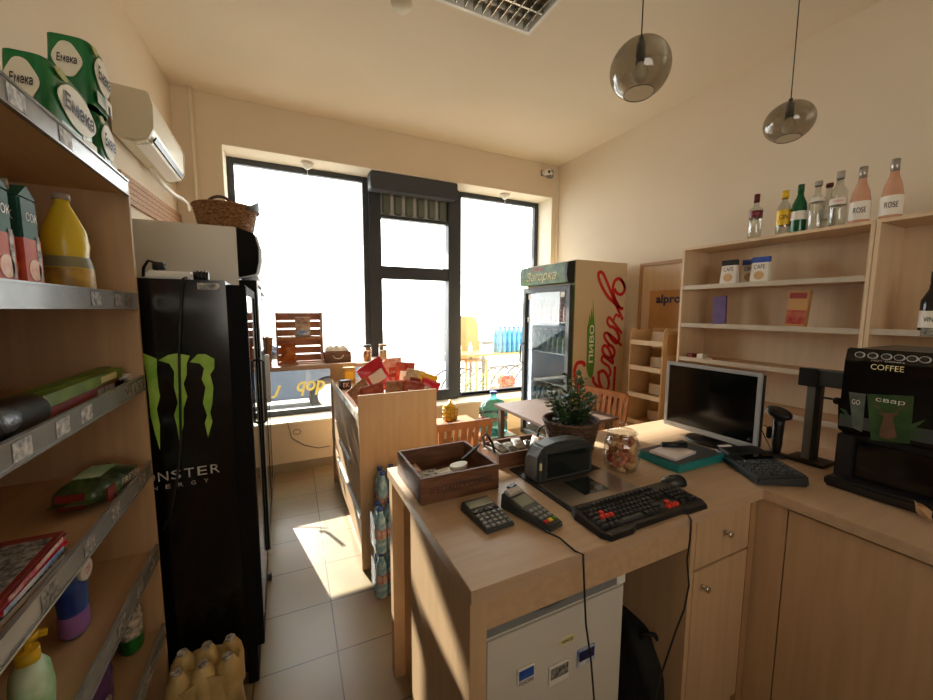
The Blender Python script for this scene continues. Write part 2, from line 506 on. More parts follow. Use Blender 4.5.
def pillow(w, h, t, seed=0, crimp=0.012):
    """a filled bag standing in the xz plane, base at z = 0, thickness along y"""
    mb = MB(); rnd = random.Random(seed)
    ph = rnd.random()*6
    for sgn in (-1, 1):
        def fn(a, b, sgn=sgn):
            e = (math.sin(math.pi*a)**0.55)*(max(0.0, math.sin(math.pi*b))**0.6)
            x = (a-0.5)*w*(1-0.06*math.sin(math.pi*b))
            y = sgn*t/2*e*(1+0.12*math.sin(9*a+ph+5*b)+0.08*math.sin(17*b+ph))
            return (x, y, b*h)
        mb.grid(fn, 14, 16)
    for z in (0, h):
        for i in range(12):
            a0 = (i/12-0.5)*w*0.98; a1 = ((i+1)/12-0.5)*w*0.98
            zz = (z-crimp if z == 0 else z)
            mb.box(a0, a1, -0.001+(i % 2)*0.001, 0.001+(i % 2)*0.001, zz, zz+crimp)
    return mb

def arc(c, r, a0, a1, n, U, V):
    c = Vector(c); U = Vector(U); V = Vector(V)
    return [c+U*(r*math.cos(a0+(a1-a0)*i/n))+V*(r*math.sin(a0+(a1-a0)*i/n)) for i in range(n+1)]
X, Y, Z = Vector((1, 0, 0)), Vector((0, 1, 0)), Vector((0, 0, 1))

# ================================================================== the room
YW = 3.95; YG = 4.25; CZ = 3.31; XR = 3.16; YB = -2.5
struct('floor', MB().box(-1.3, 3.6, YB-0.1, YW, -0.1, 0.0), 'tiles')
struct('ceiling', MB().box(-1.3, 3.6, YB-0.1, YW+0.4, CZ, CZ+0.1), 'ceil')
lw = MB().add([(-0.70, YW, 0), (-1.09, YB, 0), (-1.24, YB, 0), (-0.85, YW, 0), (-0.70, YW, CZ), (-1.09, YB, CZ), (-1.24, YB, CZ), (-0.85, YW, CZ)],
              [(0, 1, 2, 3), (4, 7, 6, 5), (0, 4, 5, 1), (1, 5, 6, 2), (2, 6, 7, 3), (3, 7, 4, 0)])
struct('wall_left', lw, 'wall')
struct('wall_right', MB().box(XR, XR+0.15, YB, YW+0.4, 0, CZ), 'wall')
struct('wall_rear', MB().box(-1.24, XR+0.15, YB-0.15, YB, 0, CZ), 'wall')
WX0, WX1, WZ0, WZ1 = -0.38, 3.08, 0.46, 2.93      # opening in the window wall
struct('wall_front', MB().box(-0.9, WX0, YW, YG+0.12, 0, CZ).box(WX1, XR+0.15, YW, YG+0.12, 0, CZ)
       .box(WX0, WX1, YW, YG+0.12, WZ1, CZ).box(WX0, WX1, YW, YG+0.12, -0.1, WZ0), 'wall')
struct('trim_1', MB().box(WX0, WX1, YW-0.004, YG+0.1, WZ0, WZ0+0.02).box(WX0, WX1, YW-0.002, YG, WZ1-0.006, WZ1)
       .box(WX0, WX0+0.006, YW-0.002, YG, WZ0+0.02, WZ1-0.006).box(WX1-0.006, WX1, YW-0.002, YG, WZ0+0.02, WZ1-0.006), 'reveal')
struct('baseboard_front', MB().box(-0.70, XR, YW-0.014, YW, 0, 0.085), 'skirt')
struct('baseboard_right', MB().box(XR-0.012, XR, YB, YW-0.014, 0, 0.085), 'skirt')
struct('trim_2', MB().box(-0.735, -0.55, YW-0.035, YW, 0, CZ), 'wall')          # shallow pier in the left corner

# --- shop window: fixed left and right panes, door leaf between
def frame_rect(mb, x0, x1, z0, z1, w, y0, y1, wb=None):
    wb = wb or w
    return mb.box(x0, x0+w, y0, y1, z0, z1).box(x1-w, x1, y0, y1, z0, z1).box(x0+w, x1-w, y0, y1, z1-w, z1).box(x0+w, x1-w, y0, y1, z0, z0+wb)
dx0 = at(368, 230, 'Y', YG).x; dx1 = at(456, 240, 'Y', YG).x
def window(n, x0, x1):
    w = frame_rect(MB(), x0, x1, WZ0+0.02, WZ1-0.006, 0.055, YG-0.03, YG+0.03).build('window_%d' % n, 'dark_frame', None, 0.004)
    w['kind'] = 'structure'
    MB().box(x0+0.05, x1-0.05, YG-0.004, YG+0.004, WZ0+0.07, WZ1-0.06).build('pane', 'glass', w)
    return w
win1 = window(1, WX0+0.006, dx0)
win2 = window(2, dx1, WX1-0.006)
zr1 = at(400, 273, 'Y', YG-0.05).z; zg0 = at(400, 218, 'Y', YG-0.05).z; zg1 = at(400, 186, 'Y', YG-0.05).z
d1 = frame_rect(MB(), dx0, dx1, WZ0+0.02, WZ1-0.006, 0.125, YG-0.07, YG+0.03)
d1.box(dx0+0.075, dx1-0.075, YG-0.06, YG+0.02, zr1-0.068, zr1+0.068)
d1.box(dx0+0.075, dx1-0.075, YG-0.06, YG+0.02, zg0-0.02, zg0+0.015)
d1 = d1.build('door_1', 'dark_frame', None, 0.004); d1['kind'] = 'structure'
MB().box(dx0+0.07, dx1-0.07, YG-0.004, YG+0.004, WZ0+0.07, zr1-0.04).build('pane', 'glass', d1)
MB().box(dx0+0.07, dx1-0.07, YG-0.004, YG+0.004, zr1+0.04, zg0-0.01).build('pane', 'glass', d1)
g = MB()
gw = (dx1-dx0-0.25)/6
for i in range(6):
    xa = dx0+0.125+gw*i
    g.box(xa+gw*0.18, xa+gw*0.86, YG-0.05, YG-0.01, zg0+0.03, WZ1-0.09)
g.build('transom_grille', 'grille', d1, 0.012)
MB().box(dx0+0.07, dx1-0.07, YG+0.0, YG+0.02, zg0+0.01, WZ1-0.07).build('transom_backing', 'white', d1)
sb = at(370, 180, 'Y', YW+0.05); se = at(456, 192, 'Y', YW+0.05)
tag(MB().box(sb.x, se.x+0.01, YW+0.02, YW+0.17, sb.z-0.08, WZ1-0.008).build('shutter_box', 'shutter', None, 0.01),
    'dark grey shutter box across the top of the glazed door', 'shutter box')
# lettering stuck on the lower left pane, reading from the street
for s, px, py, w, h in (('qop', 311, 388, 0.27, 0.15), ('J', 276, 392, 0.10, 0.12)):
    p = at(px, py, 'Y', YG-0.008)
    text(win1, s, p, X, Z, w, h, 'yellow_letter', shear=0.25, bold=0.02, world=True, name='window_lettering')
MB().box(WX0+0.06, dx0-0.05, YG-0.04, YG+0.03, 1.0, 1.045).build('cross_bar', 'dark_frame', win1)
MB().box(dx1+0.05, WX1-0.06, YG-0.03, YG-0.01, 0.5, 0.53).build('pane_bead', 'dark_frame', win2)

# --- outside
cn = thing('sun_blocker', 'added sun blocker on posts across the road, above the view', 'canopy', (-1.0, 11.5, -0.15))  # unseen, added only to shape the sunlight coming through the window
MB().box(-4.0, 6.0, 0, 0.3, 5.77, 6.85).build('blocker_panel', 'facade', cn)  # added panel keeping direct sun off the counter top and right wall
MB().box(-4.0, 6.0, 0, 0.05, 5.265, 5.40).build('blocker_bar', 'dgrey', cn)  # added bar whose shadow makes the dark stripe on the counter end panel
for lx in (-4.0, 5.9): MB().box(lx-0.05, lx+0.15, 0.05, 0.25, 0, 5.64).build('post', 'dgrey', cn)  # added supports of the unseen sun blocker
struct('ground_1', MB().box(-14, 22, YG+0.12, 7.6, -0.25, -0.05), 'paving')
struct('ground_2', MB().box(-14, 22, 7.6, 30, -0.3, -0.15), 'asphalt')
cr = thing('parked_car', 'blue-grey parked car seen through the lower left window pane', 'car', (-0.95, 6.1, -0.05))
b = MB()
prof = [(-2.0, 0.25), (-2.0, 0.62), (-1.75, 0.80), (-1.2, 0.86), (-0.75, 1.22), (0.5, 1.26), (1.25, 0.88), (2.15, 0.76), (2.4, 0.6), (2.42, 0.28)]
b.prism(prof, (0, 0, 0), X, Z, Y, 1.65)
b.build('body', 'car', cr, 0.05)
MB().prism([(-0.95, 0.88), (-0.68, 1.17), (-0.05, 1.2), (-0.05, 0.88)], (0, -0.006, 0), X, Z, Y, 0.01).build('window', 'car_glass', cr)
MB().prism([(0.0, 0.88), (0.0, 1.2), (0.48, 1.2), (1.05, 0.88)], (0, -0.006, 0), X, Z, Y, 0.01).build('window', 'car_glass', cr)
for wx in (-1.3, 1.6):
    for wy in (-0.02, 1.47):
        w = MB().cyl((wx, wy, 0.3), (wx, wy+0.2, 0.3), 0.3, n=24).build('wheel', 'tyre', cr, 0.02)
        MB().cyl((wx, wy-0.01, 0.3), (wx, wy+0.21, 0.3), 0.18, n=16).build('hub', 'alu', w)
# outdoor table with water packs, chair, hedge, sign
tb = thing('outdoor_table', 'light outdoor table outside the right window pane, holding blue water packs', 'table', (2.95, 5.15, -0.05))
MB().box(-0.62, 1.2, 0, 0.5, 0.90, 0.93).build('tabletop', 'chair_tan', tb)
for lx, ly in ((-0.15, 0.03), (1.15, 0.03), (-0.15, 0.47), (1.15, 0.47)):
    MB().box(lx-0.02, lx+0.02, ly-0.02, ly+0.02, 0, 0.9).build('leg', 'dgrey', tb)
bt0 = thing('water_bottle', 'blue water bottle in the row outdoors behind the right window pane', 'bottle', (3.12, 5.25, 0.882), 0, 'blue water bottles on the outdoor table')
MB().lathe([(0.038, 0), (0.042, 0.01), (0.042, 0.28), (0.016, 0.36), (0.016, 0.385)], n=10).build('body', 'aqua_solid', bt0)
MB().cyl((0, 0, 0.385), (0, 0, 0.41), 0.017, n=8).build('cap', 'blue_cap', bt0)
for i in range(13):
    if i: dup(bt0, (3.12+0.088*(i % 7), 5.25+0.1*(i//7), 0.882), bt0['label'])
ch = thing('plastic_chair', 'tan moulded chair back seen outside the right window pane', 'chair', (2.80, 5.75, -0.05))
def cb(a, b): 
    x = (a-0.5)*(0.54-0.06*b); return (x, 0.03+0.05*math.sin(math.pi*a)+0.08*b, 0.80+0.70*b-0.05*abs(2*a-1)**4*b)
k = MB().grid(cb, 10, 8); k.grid(lambda a, b: Vector(cb(1-a, b))+Vector((0, 0.02, 0)), 10, 8); k.build('backrest', 'chair_tan', ch)
MB().box(-0.21, 0.21, -0.38, 0.05, 0.78, 0.81).build('seat', 'chair_tan', ch, 0.01)
for lx in (-0.18, 0.18):
    for ly in (-0.34, 0.02): MB().bar((lx, ly, 0.78), (lx*1.1, ly, 0), 0.03).build('leg', 'chair_tan', ch)
for px in (467, 478):
    p = at(px, 351, 'Y', 5.0)
    q = thing('milk_bottle', 'small white bottle standing in front of the tan chair outside', 'bottle', (p.x, 5.25, 0.882), 0, 'white bottles on the outdoor table')
    MB().lathe([(0.03, 0), (0.03, 0.11), (0.014, 0.15), (0.014, 0.17)], n=10).build('body', 'white', q)
    MB().cyl((0, 0, 0.17), (0, 0, 0.185), 0.016, n=8).build('cap', 'blue_cap', q)
hd = MB()
rnd = random.Random(3)
for i in range(1500):
    c = Vector((rnd.uniform(1.9, 3.0), rnd.uniform(4.5, 4.75), rnd.uniform(0.25, 0.64)+0.05*rnd.random()))
    a = rnd.random()*6.28; e = rnd.uniform(-0.6, 0.9); l = 0.035
    u = Vector((math.cos(a)*math.cos(e), math.sin(a)*math.cos(e), math.sin(e)))*l; w = u.cross(Z).normalized()*l*0.4
    hd.add([c, c+u*0.5+w, c+u, c+u*0.5-w], [(0, 1, 2, 3)])
hg = thing('planter_hedge', 'low bright green hedge in a trough outside the right window pane', 'hedge', (0, 0, -0.05))
hd.move((0, 0, 0.05)).build('foliage', 'leaf_bright', hg)
MB().box(1.85, 3.05, 4.48, 4.78, 0, 0.25).build('trough', 'facade', hg)
p = at(511, 385, 'Y', 4.9)
rs = thing('red_toy_cart', 'red and orange cart standing outside near the tall beer fridge', 'cart', (p.x, 4.9, -0.05))
MB().box(-0.22, 0.22, 0, 0.3, 0.16, 0.42).build('body', 'red', rs, 0.03)
MB().box(-0.12, 0.14, 0.05, 0.25, 0.42, 0.6).build('cabin', 'red', rs, 0.04)
MB().box(-0.2, 0.2, -0.01, 0.0, 0.2, 0.30).build('panel', 'orange', rs)
for wx in (-0.15, 0.15): MB().cyl((wx, -0.02, 0.09), (wx, 0.06, 0.09), 0.09, n=16).build('wheel', 'tyre', rs)
bk = thing('bicycle_rack', 'row of curved metal hoops on the pavement outside the right pane', 'rack', (3.1, 5.9, -0.05))
MB().bar((-0.7, 0, 0.05), (1.6, 0, 0.05), 0.05).build('base_rail', 'dgrey', bk)
for i in range(9):
    MB().tube(arc((-0.55+0.24*i, 0, 0.12), 0.42, math.pi*0.9, math.pi*0.35, 12, X, Z*1.15), 0.016).build('hoop', 'dgrey', bk)
st = thing('street_wall', 'low grey street wall far behind the right window pane', 'wall', (7.2, 8.5, -0.15))
MB().box(-2.6, 4.5, 0, 0.25, 0, 0.85).build('wall_body', 'facade', st)
MB().box(-2.65, 4.55, -0.03, 0.28, 0.85, 0.92).build('coping', 'dgrey', st)

# --- wooden shelf board under the left pane with crates, basket and boxes
SZ = 1.045
wsh = thing('window_shelf', 'beech shelf board running across the left window pane', 'shelf', (0, 3.7, SZ))
MB().box(-0.36, 0.92, 0, 0.46, -0.035, 0).build('board', 'wood_top', wsh, 0.003)
for bx in (-0.3, 0.86):
    MB().box(bx, bx+0.03, 0.02, 0.28, -0.16, -0.035).build('bracket', 'wood_edge', wsh)
def crate(z, label):
    p = at(276, 340, 'Y', 3.85); q = at(323, 340, 'Y', 3.85)
    w = q.x-p.x
    t = thing('wooden_crate', label, 'crate', ((p.x+q.x)/2, 3.84, z), 0, 'slatted crates stacked on the window shelf')
    h = 0.238
    for zz in (0.014, 0.088, 0.162): MB().box(-w/2, w/2, 0.15, 0.158, zz, zz+0.062).build('slat', 'crate', t)
    f = MB().box(-w/2, w/2, 0, 0.158, 0, 0.012).box(-w/2, w/2, 0, 0.158, h-0.012, h).box(-w/2, -w/2+0.014, 0, 0.158, 0.012, h-0.012).box(w/2-0.014, w/2, 0, 0.158, 0.012, h-0.012)
    f.build('frame', 'crate', t)
    return t, w, h
c1, cw, chh = crate(SZ, 'lower slatted crate on the window shelf, orange chip bag in its left half')
c2, _, _ = crate(SZ+0.240, 'upper slatted crate on the window shelf, holding the pale blue chip bag')
t = thing('chip_bag', 'orange chip bag standing in the lower crate by the window', 'chip bag', (c1.location.x-0.10, 3.90, SZ+0.026))
pillow(0.13, 0.16, 0.05, 1).build('bag', 'chips_orange', t)
t = thing('chip_bag', 'white and pale blue chip bag leaning in the upper crate', 'chip bag', (c1.location.x+0.03, 3.90, SZ+0.256))
pillow(0.14, 0.17, 0.05, 2).build('bag', 'chips_blue', t)
MB().box(-0.055, 0.055, -0.027, -0.02, 0.01, 0.055).build('blue_band', 'blue', t)
text(t, 'CHIPS', (0, -0.03, 0.125), X, Z, 0.08, 0.025, 'navy', world=False, depth=0.003)
def basket(t, r0, r1, h, m, rows=9, sx=1.0):
    prof = []
    for i in range(rows*6+1):
        z = h*i/(rows*6)
        prof.append((r0+(r1-r0)*(i/(rows*6))+0.004*abs(math.sin(math.pi*i/6)), z))
    inner = [(r-0.012, z) for r, z in prof[::-1]]
    inner[-1] = (r0-0.012, 0.01)
    MB().shell(prof+inner, n=36, sx=sx).build('woven_body', m, t)
    MB().cyl((0, 0, 0), (0, 0, 0.01), r0-0.004, n=24).build('base', m, t)
    MB().tube([(math.cos(a)*r1*sx, math.sin(a)*r1, h) for a in [2*math.pi*i/32 for i in range(32)]], 0.008, closed=True).build('rim', m, t)
p = at(264, 350, 'Y', 3.84)
t = thing('wicker_basket', 'tall round wicker basket at the left end of the window shelf', 'basket', (p.x-0.03, 3.84, SZ))
basket(t, 0.085, 0.10, 0.25, 'wicker')
pillow(0.12, 0.12, 0.06, 4).move((0.0, 0, 0.17)).build('cloth', 'white_matte', t)
p = at(338, 355, 'Y', 3.84)
t = thing('wooden_box', 'dark wooden box with a rope handle right of the crates', 'box', (p.x, 3.84, SZ))
MB().box(-0.12, 0.12, -0.01, 0.0, 0, 0.10).box(-0.12, 0.12, 0.11, 0.12, 0, 0.10).box(-0.12, -0.11, 0, 0.11, 0, 0.10).box(0.11, 0.12, 0, 0.11, 0, 0.10).box(-0.11, 0.11, 0, 0.11, 0, 0.01).build('body', 'darkwood', t)
MB().tube([(-0.05, -0.015, 0.07), (-0.03, -0.02, 0.045), (0, -0.022, 0.038), (0.03, -0.02, 0.045), (0.05, -0.015, 0.07)], 0.004).build('handle', 'white_matte', t)
for i in range(3):
    u = thing('bread_pack', 'pale bread stick pack lying in the dark wooden box', 'packet', (p.x-0.07+0.06*i, 3.90, SZ+0.10), 0.15*i, 'bread packs in the dark wooden box')
    pillow(0.09, 0.10, 0.05, i).turn(Matrix.Rotation(-1.2, 3, 'X')).move((0, -0.04, 0.015)).build('pack', 'oval', u)
for px, mm, lab in ((368, 'chips_orange', 'amber'), (384, 'card_in', 'tan')):
    p = at(px, 350, 'Y', 3.84)
    t = thing('storage_jar', 'clear jar with %s contents at the right end of the window shelf' % lab, 'jar', (p.x-0.01, 3.84, SZ))
    MB().lathe([(0.04, 0), (0.045, 0.01), (0.045, 0.12), (0.035, 0.14)], n=16).build('glass_body', 'jar', t)
    MB().lathe([(0.038, 0.006), (0.038, 0.10)], n=12).build('contents', mm, t)
    MB().cyl((0, 0, 0.14), (0, 0, 0.16), 0.04, n=16).build('lid', 'wood_edge' if lab == 'tan' else 'black', t)
# cable on the wall under the window
tag(MB().tube([at(*q, 'Y', YW-0.012) for q in ((254, 428), (270, 424), (286, 418), (289, 428), (292, 438), (304, 445), (318, 448), (330, 446))], 0.0035).build('wall_cable', 'dgrey'),
    'thin grey cable drooping across the wall under the window', 'cable')
tag(MB().tube([Vector((at(297, 432, 'Y', YW-0.012)))+Vector((0.035*math.cos(a), 0, 0.025*math.sin(a))) for a in [i*0.7 for i in range(9)]], 0.003, closed=True).build('cable_loop', 'dgrey'),
    'small coil of grey wire hanging on the wall under the window', 'cable')

# --- ceiling and wall fittings
def cone_light(px, py, lab):
    p = at(px, py, 'Z', WZ1-0.006)
    p = at(px, py, 'Y', YW+0.12)
    t = thing('ceiling_spotlight', lab, 'lamp', (p.x, YW+0.12, WZ1-0.006))
    MB().lathe([(0.06, -0.002), (0.062, -0.012), (0.03, -0.05), (0.010, -0.062)], n=20).build('lamp_shade', 'white', t)
    MB().cyl((0, 0, -0.06), (0, 0, -0.14), 0.003, n=6).build('pull_cord', 'white', t)
cone_light(307, 165, 'small white cone fitting under the lintel above the left pane')
cone_light(505, 193, 'small white cone fitting under the lintel above the right pane')
p = at(546, 172, 'Y', YW-0.06)
t = thing('security_camera', 'small white security camera high in the corner by the right wall', 'camera', (p.x, YW, p.z))
MB().box(-0.03, 0.03, -0.03, 0, -0.03, 0.03).build('mount', 'grey', t)
MB().cyl((0, -0.03, 0), (-0.01, -0.13, -0.02), 0.033, n=20).build('housing', 'white', t)
MB().cyl((-0.01, -0.131, -0.02), (-0.0105, -0.136, -0.021), 0.016, n=16).build('lens', 'black_gloss', t)
t = thing('junction_box', 'square grey junction box beside the security camera', 'box', (p.x+0.085, YW, p.z))
MB().box(-0.04, 0.04, -0.05, 0, -0.045, 0.045).build('body', 'grey', t, 0.006)
MB().cyl((0, -0.05, 0), (0, -0.055, 0), 0.02, n=12).build('cover_disc', 'white', t)
p = at(557, 185, 'Y', YW-0.012)
tag(MB().box(3.135, 3.158, YW-0.023, YW, 1.9, p.z+0.03).build('cable_duct', 'reveal'), 'thin vertical cable duct in the corner beside the window', 'duct')
p = at(159, 95, 'Y', YW-0.06)
tag(MB().cyl((-0.57, YW-0.05, 2.1), (-0.57, YW-0.05, CZ), 0.012, n=10).build('corner_pipe', 'reveal'), 'thin white vertical pipe in the left corner behind the air conditioner', 'pipe')

# air conditioner on the left wall
def wxl(y): return -0.70-(YW-y)*0.0605
ac = thing('air_conditioner', 'white wall air conditioner on the left wall above the fridges', 'air conditioner', (0, 0, 2.445))
y0, y1 = 2.72, 3.52
pr = [(0.0, 0.02), (0.09, 0.0), (0.145, 0.02), (0.172, 0.08), (0.175, 0.20), (0.16, 0.265), (0.0, 0.275)]
b = MB(); xw = wxl(2.72)+0.026
b.prism(pr, (xw, y0+0.02, 0), X, Z, Y, y1-y0-0.04).build('body', 'ac_white', ac, 0.01)
for e0, e1 in ((y0, y0+0.022), (y1-0.022, y1)):
    MB().prism([(x*1.02, z) for x, z in pr], (xw, e0, 0), X, Z, Y, e1-e0).build('end_cap', 'ac_side', ac, 0.006)
MB().prism([(0.075, -0.004), (0.143, 0.012), (0.152, 0.02), (0.08, 0.004)], (xw+0.006, y0+0.06, 0), X, Z, Y, y1-y0-0.12).build('flap', 'white', ac)
MB().prism([(0.153, 0.028), (0.165, 0.052), (0.173, 0.050), (0.161, 0.026)], (xw+0.004, y0+0.06, 0), X, Z, Y, y1-y0-0.12).build('air_slot', 'black', ac)
tag(MB().tube([(-0.70, 3.2, 2.44), (-0.67, 3.32, 2.385), (-0.64, 3.5, 2.365), (-0.62, 3.62, 2.37), (-0.605, 3.70, 2.36), (-0.60, 3.73, 2.31)], 0.014).build('drain_hose', 'white'),
    'white drain hose bending down from the air conditioner', 'hose')
b = MB()
for i in range(5):
    ya_, yb_, z_ = 2.80, 3.90, 2.15+i*0.032
    xa_, xb_ = wxl(ya_)+0.003, wxl(yb_)+0.003
    b.add([(xa_, ya_, z_), (xa_+0.02, ya_, z_), (xb_+0.02, yb_, z_), (xb_, yb_, z_), (xa_, ya_, z_+0.028), (xa_+0.02, ya_, z_+0.028), (xb_+0.02, yb_, z_+0.028), (xb_, yb_, z_+0.028)],
          [(0, 1, 2, 3), (4, 5, 6, 7), (0, 1, 5, 4), (1, 2, 6, 5), (2, 3, 7, 6), (3, 0, 4, 7)])
tag(b.build('reed_strip', 'brickband'), 'brown reed strip on the left wall under the air conditioner', 'wall strip')
# ceiling louvre lamp
fx = thing('louvre_ceiling_lamp', 'square fluorescent ceiling lamp with mirror louvre at the top of the view', 'lamp', (1.13, 1.82, CZ))
a0, a1, b0, b1 = -0.34, 0.34, -0.34, 0.34
frame = MB().box(a0, a1, b0, b0+0.02, -0.06, 0).box(a0, a1, b1-0.02, b1, -0.06, 0).box(a0, a0+0.02, b0+0.02, b1-0.02, -0.06, 0).box(a1-0.02, a1, b0+0.02, b1-0.02, -0.06, 0).box(a0+0.02, a1-0.02, b0+0.02, b1-0.02, -0.008, -0.001)
frame.build('frame', 'white', fx)
lv = MB()
for i in range(1, 4): lv.box(a0+0.02, a1-0.02, b0+i*0.17-0.006, b0+i*0.17+0.006, -0.055, -0.012)
for i in range(1, 12): lv.box(a0+i*0.0567-0.002, a0+i*0.0567+0.002, b0+0.02, b1-0.02, -0.055, -0.012)
lv.build('louvre', 'louver', fx)
for i in range(4): MB().cyl((a0+0.03, b0+0.085+i*0.17, -0.026), (a1-0.03, b0+0.085+i*0.17, -0.026), 0.011, n=10).build('tube', 'tube_white', fx)
p = at(403, 0, 'Z', CZ)
t = thing('smoke_detector', 'round white smoke detector on the ceiling at the top edge', 'smoke detector', (p.x, p.y+0.03, CZ))
MB().lathe([(0.0, -0.03), (0.045, -0.028), (0.06, -0.01), (0.062, 0)], n=24).build('housing', 'ac_side', t)

# pendant lamps: smoked glass bowls, cut open at a slant
def pendant(px, py, yy, lab, tilt, R, pz, fl=0.88):
    p = at(px, py, 'Y', yy)
    t = thing('pendant_lamp', lab, 'lamp', (p.x, yy, p.z), 0, 'smoked glass pendant lamps')
    ax = Vector((math.sin(tilt)*math.cos(pz), math.sin(tilt)*math.sin(pz), math.cos(tilt)))
    q = Z.rotation_difference(ax)
    prof = []
    for i in range(25):
        a = math.pi*(0.165+0.835*i/24)-math.pi/2
        prof.append((R*math.cos(a), R*fl*math.sin(a)))
    g = MB(); g.shell(prof, n=40)
    inn = [(r*0.975, z*0.975) for r, z in prof]
    g.v = [q @ v for v in g.v]
    g.build('glass_shade', 'smoke', t)
    rim = [q @ Vector((prof[0][0]*math.cos(a), prof[0][0]*math.sin(a), prof[0][1])) for a in [2*math.pi*i/40 for i in range(40)]]
    MB().tube(rim, 0.0018, closed=True).build('shade_rim', 'dgrey', t)
    top = R*0.93
    MB().cyl((0, 0, top-0.01), (0, 0, CZ-p.z), 0.0028, n=8).build('cord', 'black', t)
    MB().cyl((0, 0, top-0.012), (0, 0, top+0.012), 0.010, n=12).build('cord_grip', 'black', t)
    MB().cyl((0, 0, top-0.012), (0, 0, top-0.085), 0.017, 0.02, n=16).build('socket', 'dgrey', t)
    MB().lathe([(0.013, top-0.085), (0.015, top-0.094), (0.027, top-0.112), (0.031, top-0.130), (0.028, top-0.148), (0.017, top-0.160), (0.0, top-0.165)], n=20).build('bulb', 'bulb', t)
    MB().lathe([(0.04, -0.03), (0.04, 0)], (0, 0, CZ-p.z), n=20).build('ceiling_rose', 'black', t)
pendant(640, 69, 1.2, 'larger smoked glass pendant lamp, nearer, with a visible bulb', 0.06, 0.116, 0.6, 0.96)
pendant(789, 122, 1.2, 'second smoked glass pendant lamp hanging lower towards the right wall', 0.06, 0.112, 0.6)

# ================================================================== left display shelf
SX, SB = -0.414, -0.775          # front edge and back of the shelf boards
LEV = [1.93, 1.577, 1.31, 1.017, 0.716, 0.42, 0.12]
sh = thing('display_shelf', 'tall beech display shelf with clear price rails along the left edge', 'shelf', (SX, 1.62, 0))
def rb(mb): return rel(sh, mb)
rb(MB().box(SB-0.018, SX, 1.602, 1.62, 0, 1.965)).build('side_panel', 'wood', sh, 0.001)
rb(MB().box(SB-0.018, SX, -0.30, -0.282, 0, 1.965)).build('side_panel', 'wood', sh, 0.001)
rb(MB().box(SB-0.018, SB, -0.282, 1.602, 0, 1.945)).build('back_panel', 'wood', sh)
rb(MB().box(SB, SX-0.02, -0.282, 1.602, 0, 0.10)).build('plinth', 'wood_edge', sh)
tagspots = {0: (1.02, 1.2), 1: (1.28, 1.43, 1.52), 2: (0.78, 0.92, 1.06, 1.17, 1.45, 1.51, 1.57), 3: (0.95, 1.12, 1.28, 1.50), 4: (1.25, 1.40, 1.53), 5: (1.40,), 6: ()}
for k, z in enumerate(LEV):
    rb(MB().box(SB, SX-0.004, -0.282, 1.602, z-0.02, z)).build('shelf_board', 'wood_y', sh)
    r = rb(MB().box(SX-0.004, SX+0.002, -0.28, 1.60, z-0.028, z+0.022).box(SX+0.002, SX+0.006, -0.28, 1.60, z-0.028, z-0.023).box(SX+0.002, SX+0.006, -0.28, 1.60, z+0.017, z+0.022)).build('price_rail', 'rail', sh)
    for yy in tagspots[k]:
        rb(MB().box(SX+0.0025, SX+0.0035, yy-0.028, yy+0.028, z-0.020, z+0.014)).build('price_tag', 'tag_white' if k in (0, 2) and yy < 1.3 else 'tag', r)

# toilet paper packs
def tp_pack(x0, x1, y0, y1, z, h, lab):
    t = thing('toilet_paper_pack', lab, 'toilet paper', ((x0+x1)/2, (y0+y1)/2, z), 0, 'toilet paper packs on the top shelf')
    w, d = (x1-x0)/2, (y1-y0)/2
    b = MB()
    def fn(s):
        def f(a, c):
            th = a*2*math.pi
            cx, cy = math.cos(th), math.sin(th)
            e = (abs(cx)**5+abs(cy)**5)**-0.2
            k = 0.93+0.07*math.sin(math.pi*c)+0.012*math.sin(6*th+9*c)
            return (w*cx*e*k, d*cy*e*k, h*c)
        return f
    b.grid(fn(0), 48, 10)
    b.grid(lambda a, c: (w*0.94*(1-c)*math.cos(a*6.2832)*(abs(math.cos(a*6.2832))**5+abs(math.sin(a*6.2832))**5)**-0.2, d*0.94*(1-c)*math.sin(a*6.2832)*(abs(math.cos(a*6.2832))**5+abs(math.sin(a*6.2832))**5)**-0.2, h+0.012*math.sin(math.pi*c)), 48, 4)
    b.build('film_wrap', 'green_pack', t)
    N = -Y; o = (0, -d*1.0-0.004, h*0.62)
    def ell(rx, rz, n=28, wob=0.06): return [(rx*math.cos(2*math.pi*i/n)*(1+wob*math.cos(4*math.pi*i/n*2)), rz*math.sin(2*math.pi*i/n)) for i in range(n)]
    MB().prism(ell(w*0.58, h*0.27, wob=0.10), o, X, Z, -N, 0.002).build('label_patch', 'oval', t)
    text(t, 'Емека', Vector(o)+Vector((0, -0.001, 0)), X, Z, w*0.85, h*0.13, 'ink', world=False, shear=0.2, depth=0.001, bold=0.02)
    o2 = (w*1.0+0.004, d*0.05, h*0.60)
    MB().prism(ell(d*0.80, h*0.30), o2, Y, Z, -X, 0.002).build('label_patch', 'oval', t)
    text(t, 'Емека', Vector(o2)+Vector((0.002, 0, 0)), Y, Z, d*1.35, h*0.24, 'ink', world=False, shear=0.15, depth=0.001, bold=0.03)
    MB().box(w*1.0+0.002, w*1.0+0.004, -d*0.75, d*0.1, h*0.06, h*0.26).build('print_patch', 'teal_art', t)
    MB().box(w*1.0+0.002, w*1.0+0.004, d*0.15, d*0.85, h*0.04, h*0.30).build('print_patch', 'oval', t)
    MB().box(w*1.0+0.004, w*1.0+0.005, d*0.40, d*0.62, h*0.04, h*0.20).build('puppy_print', 'ink', t)
    MB().prism(ell(d*0.25, h*0.06), (w+0.003, -d*0.55, h*0.92), Y, Z, -X, 0.002).build('leaf_patch', 'gold_leaf', t)
    return t
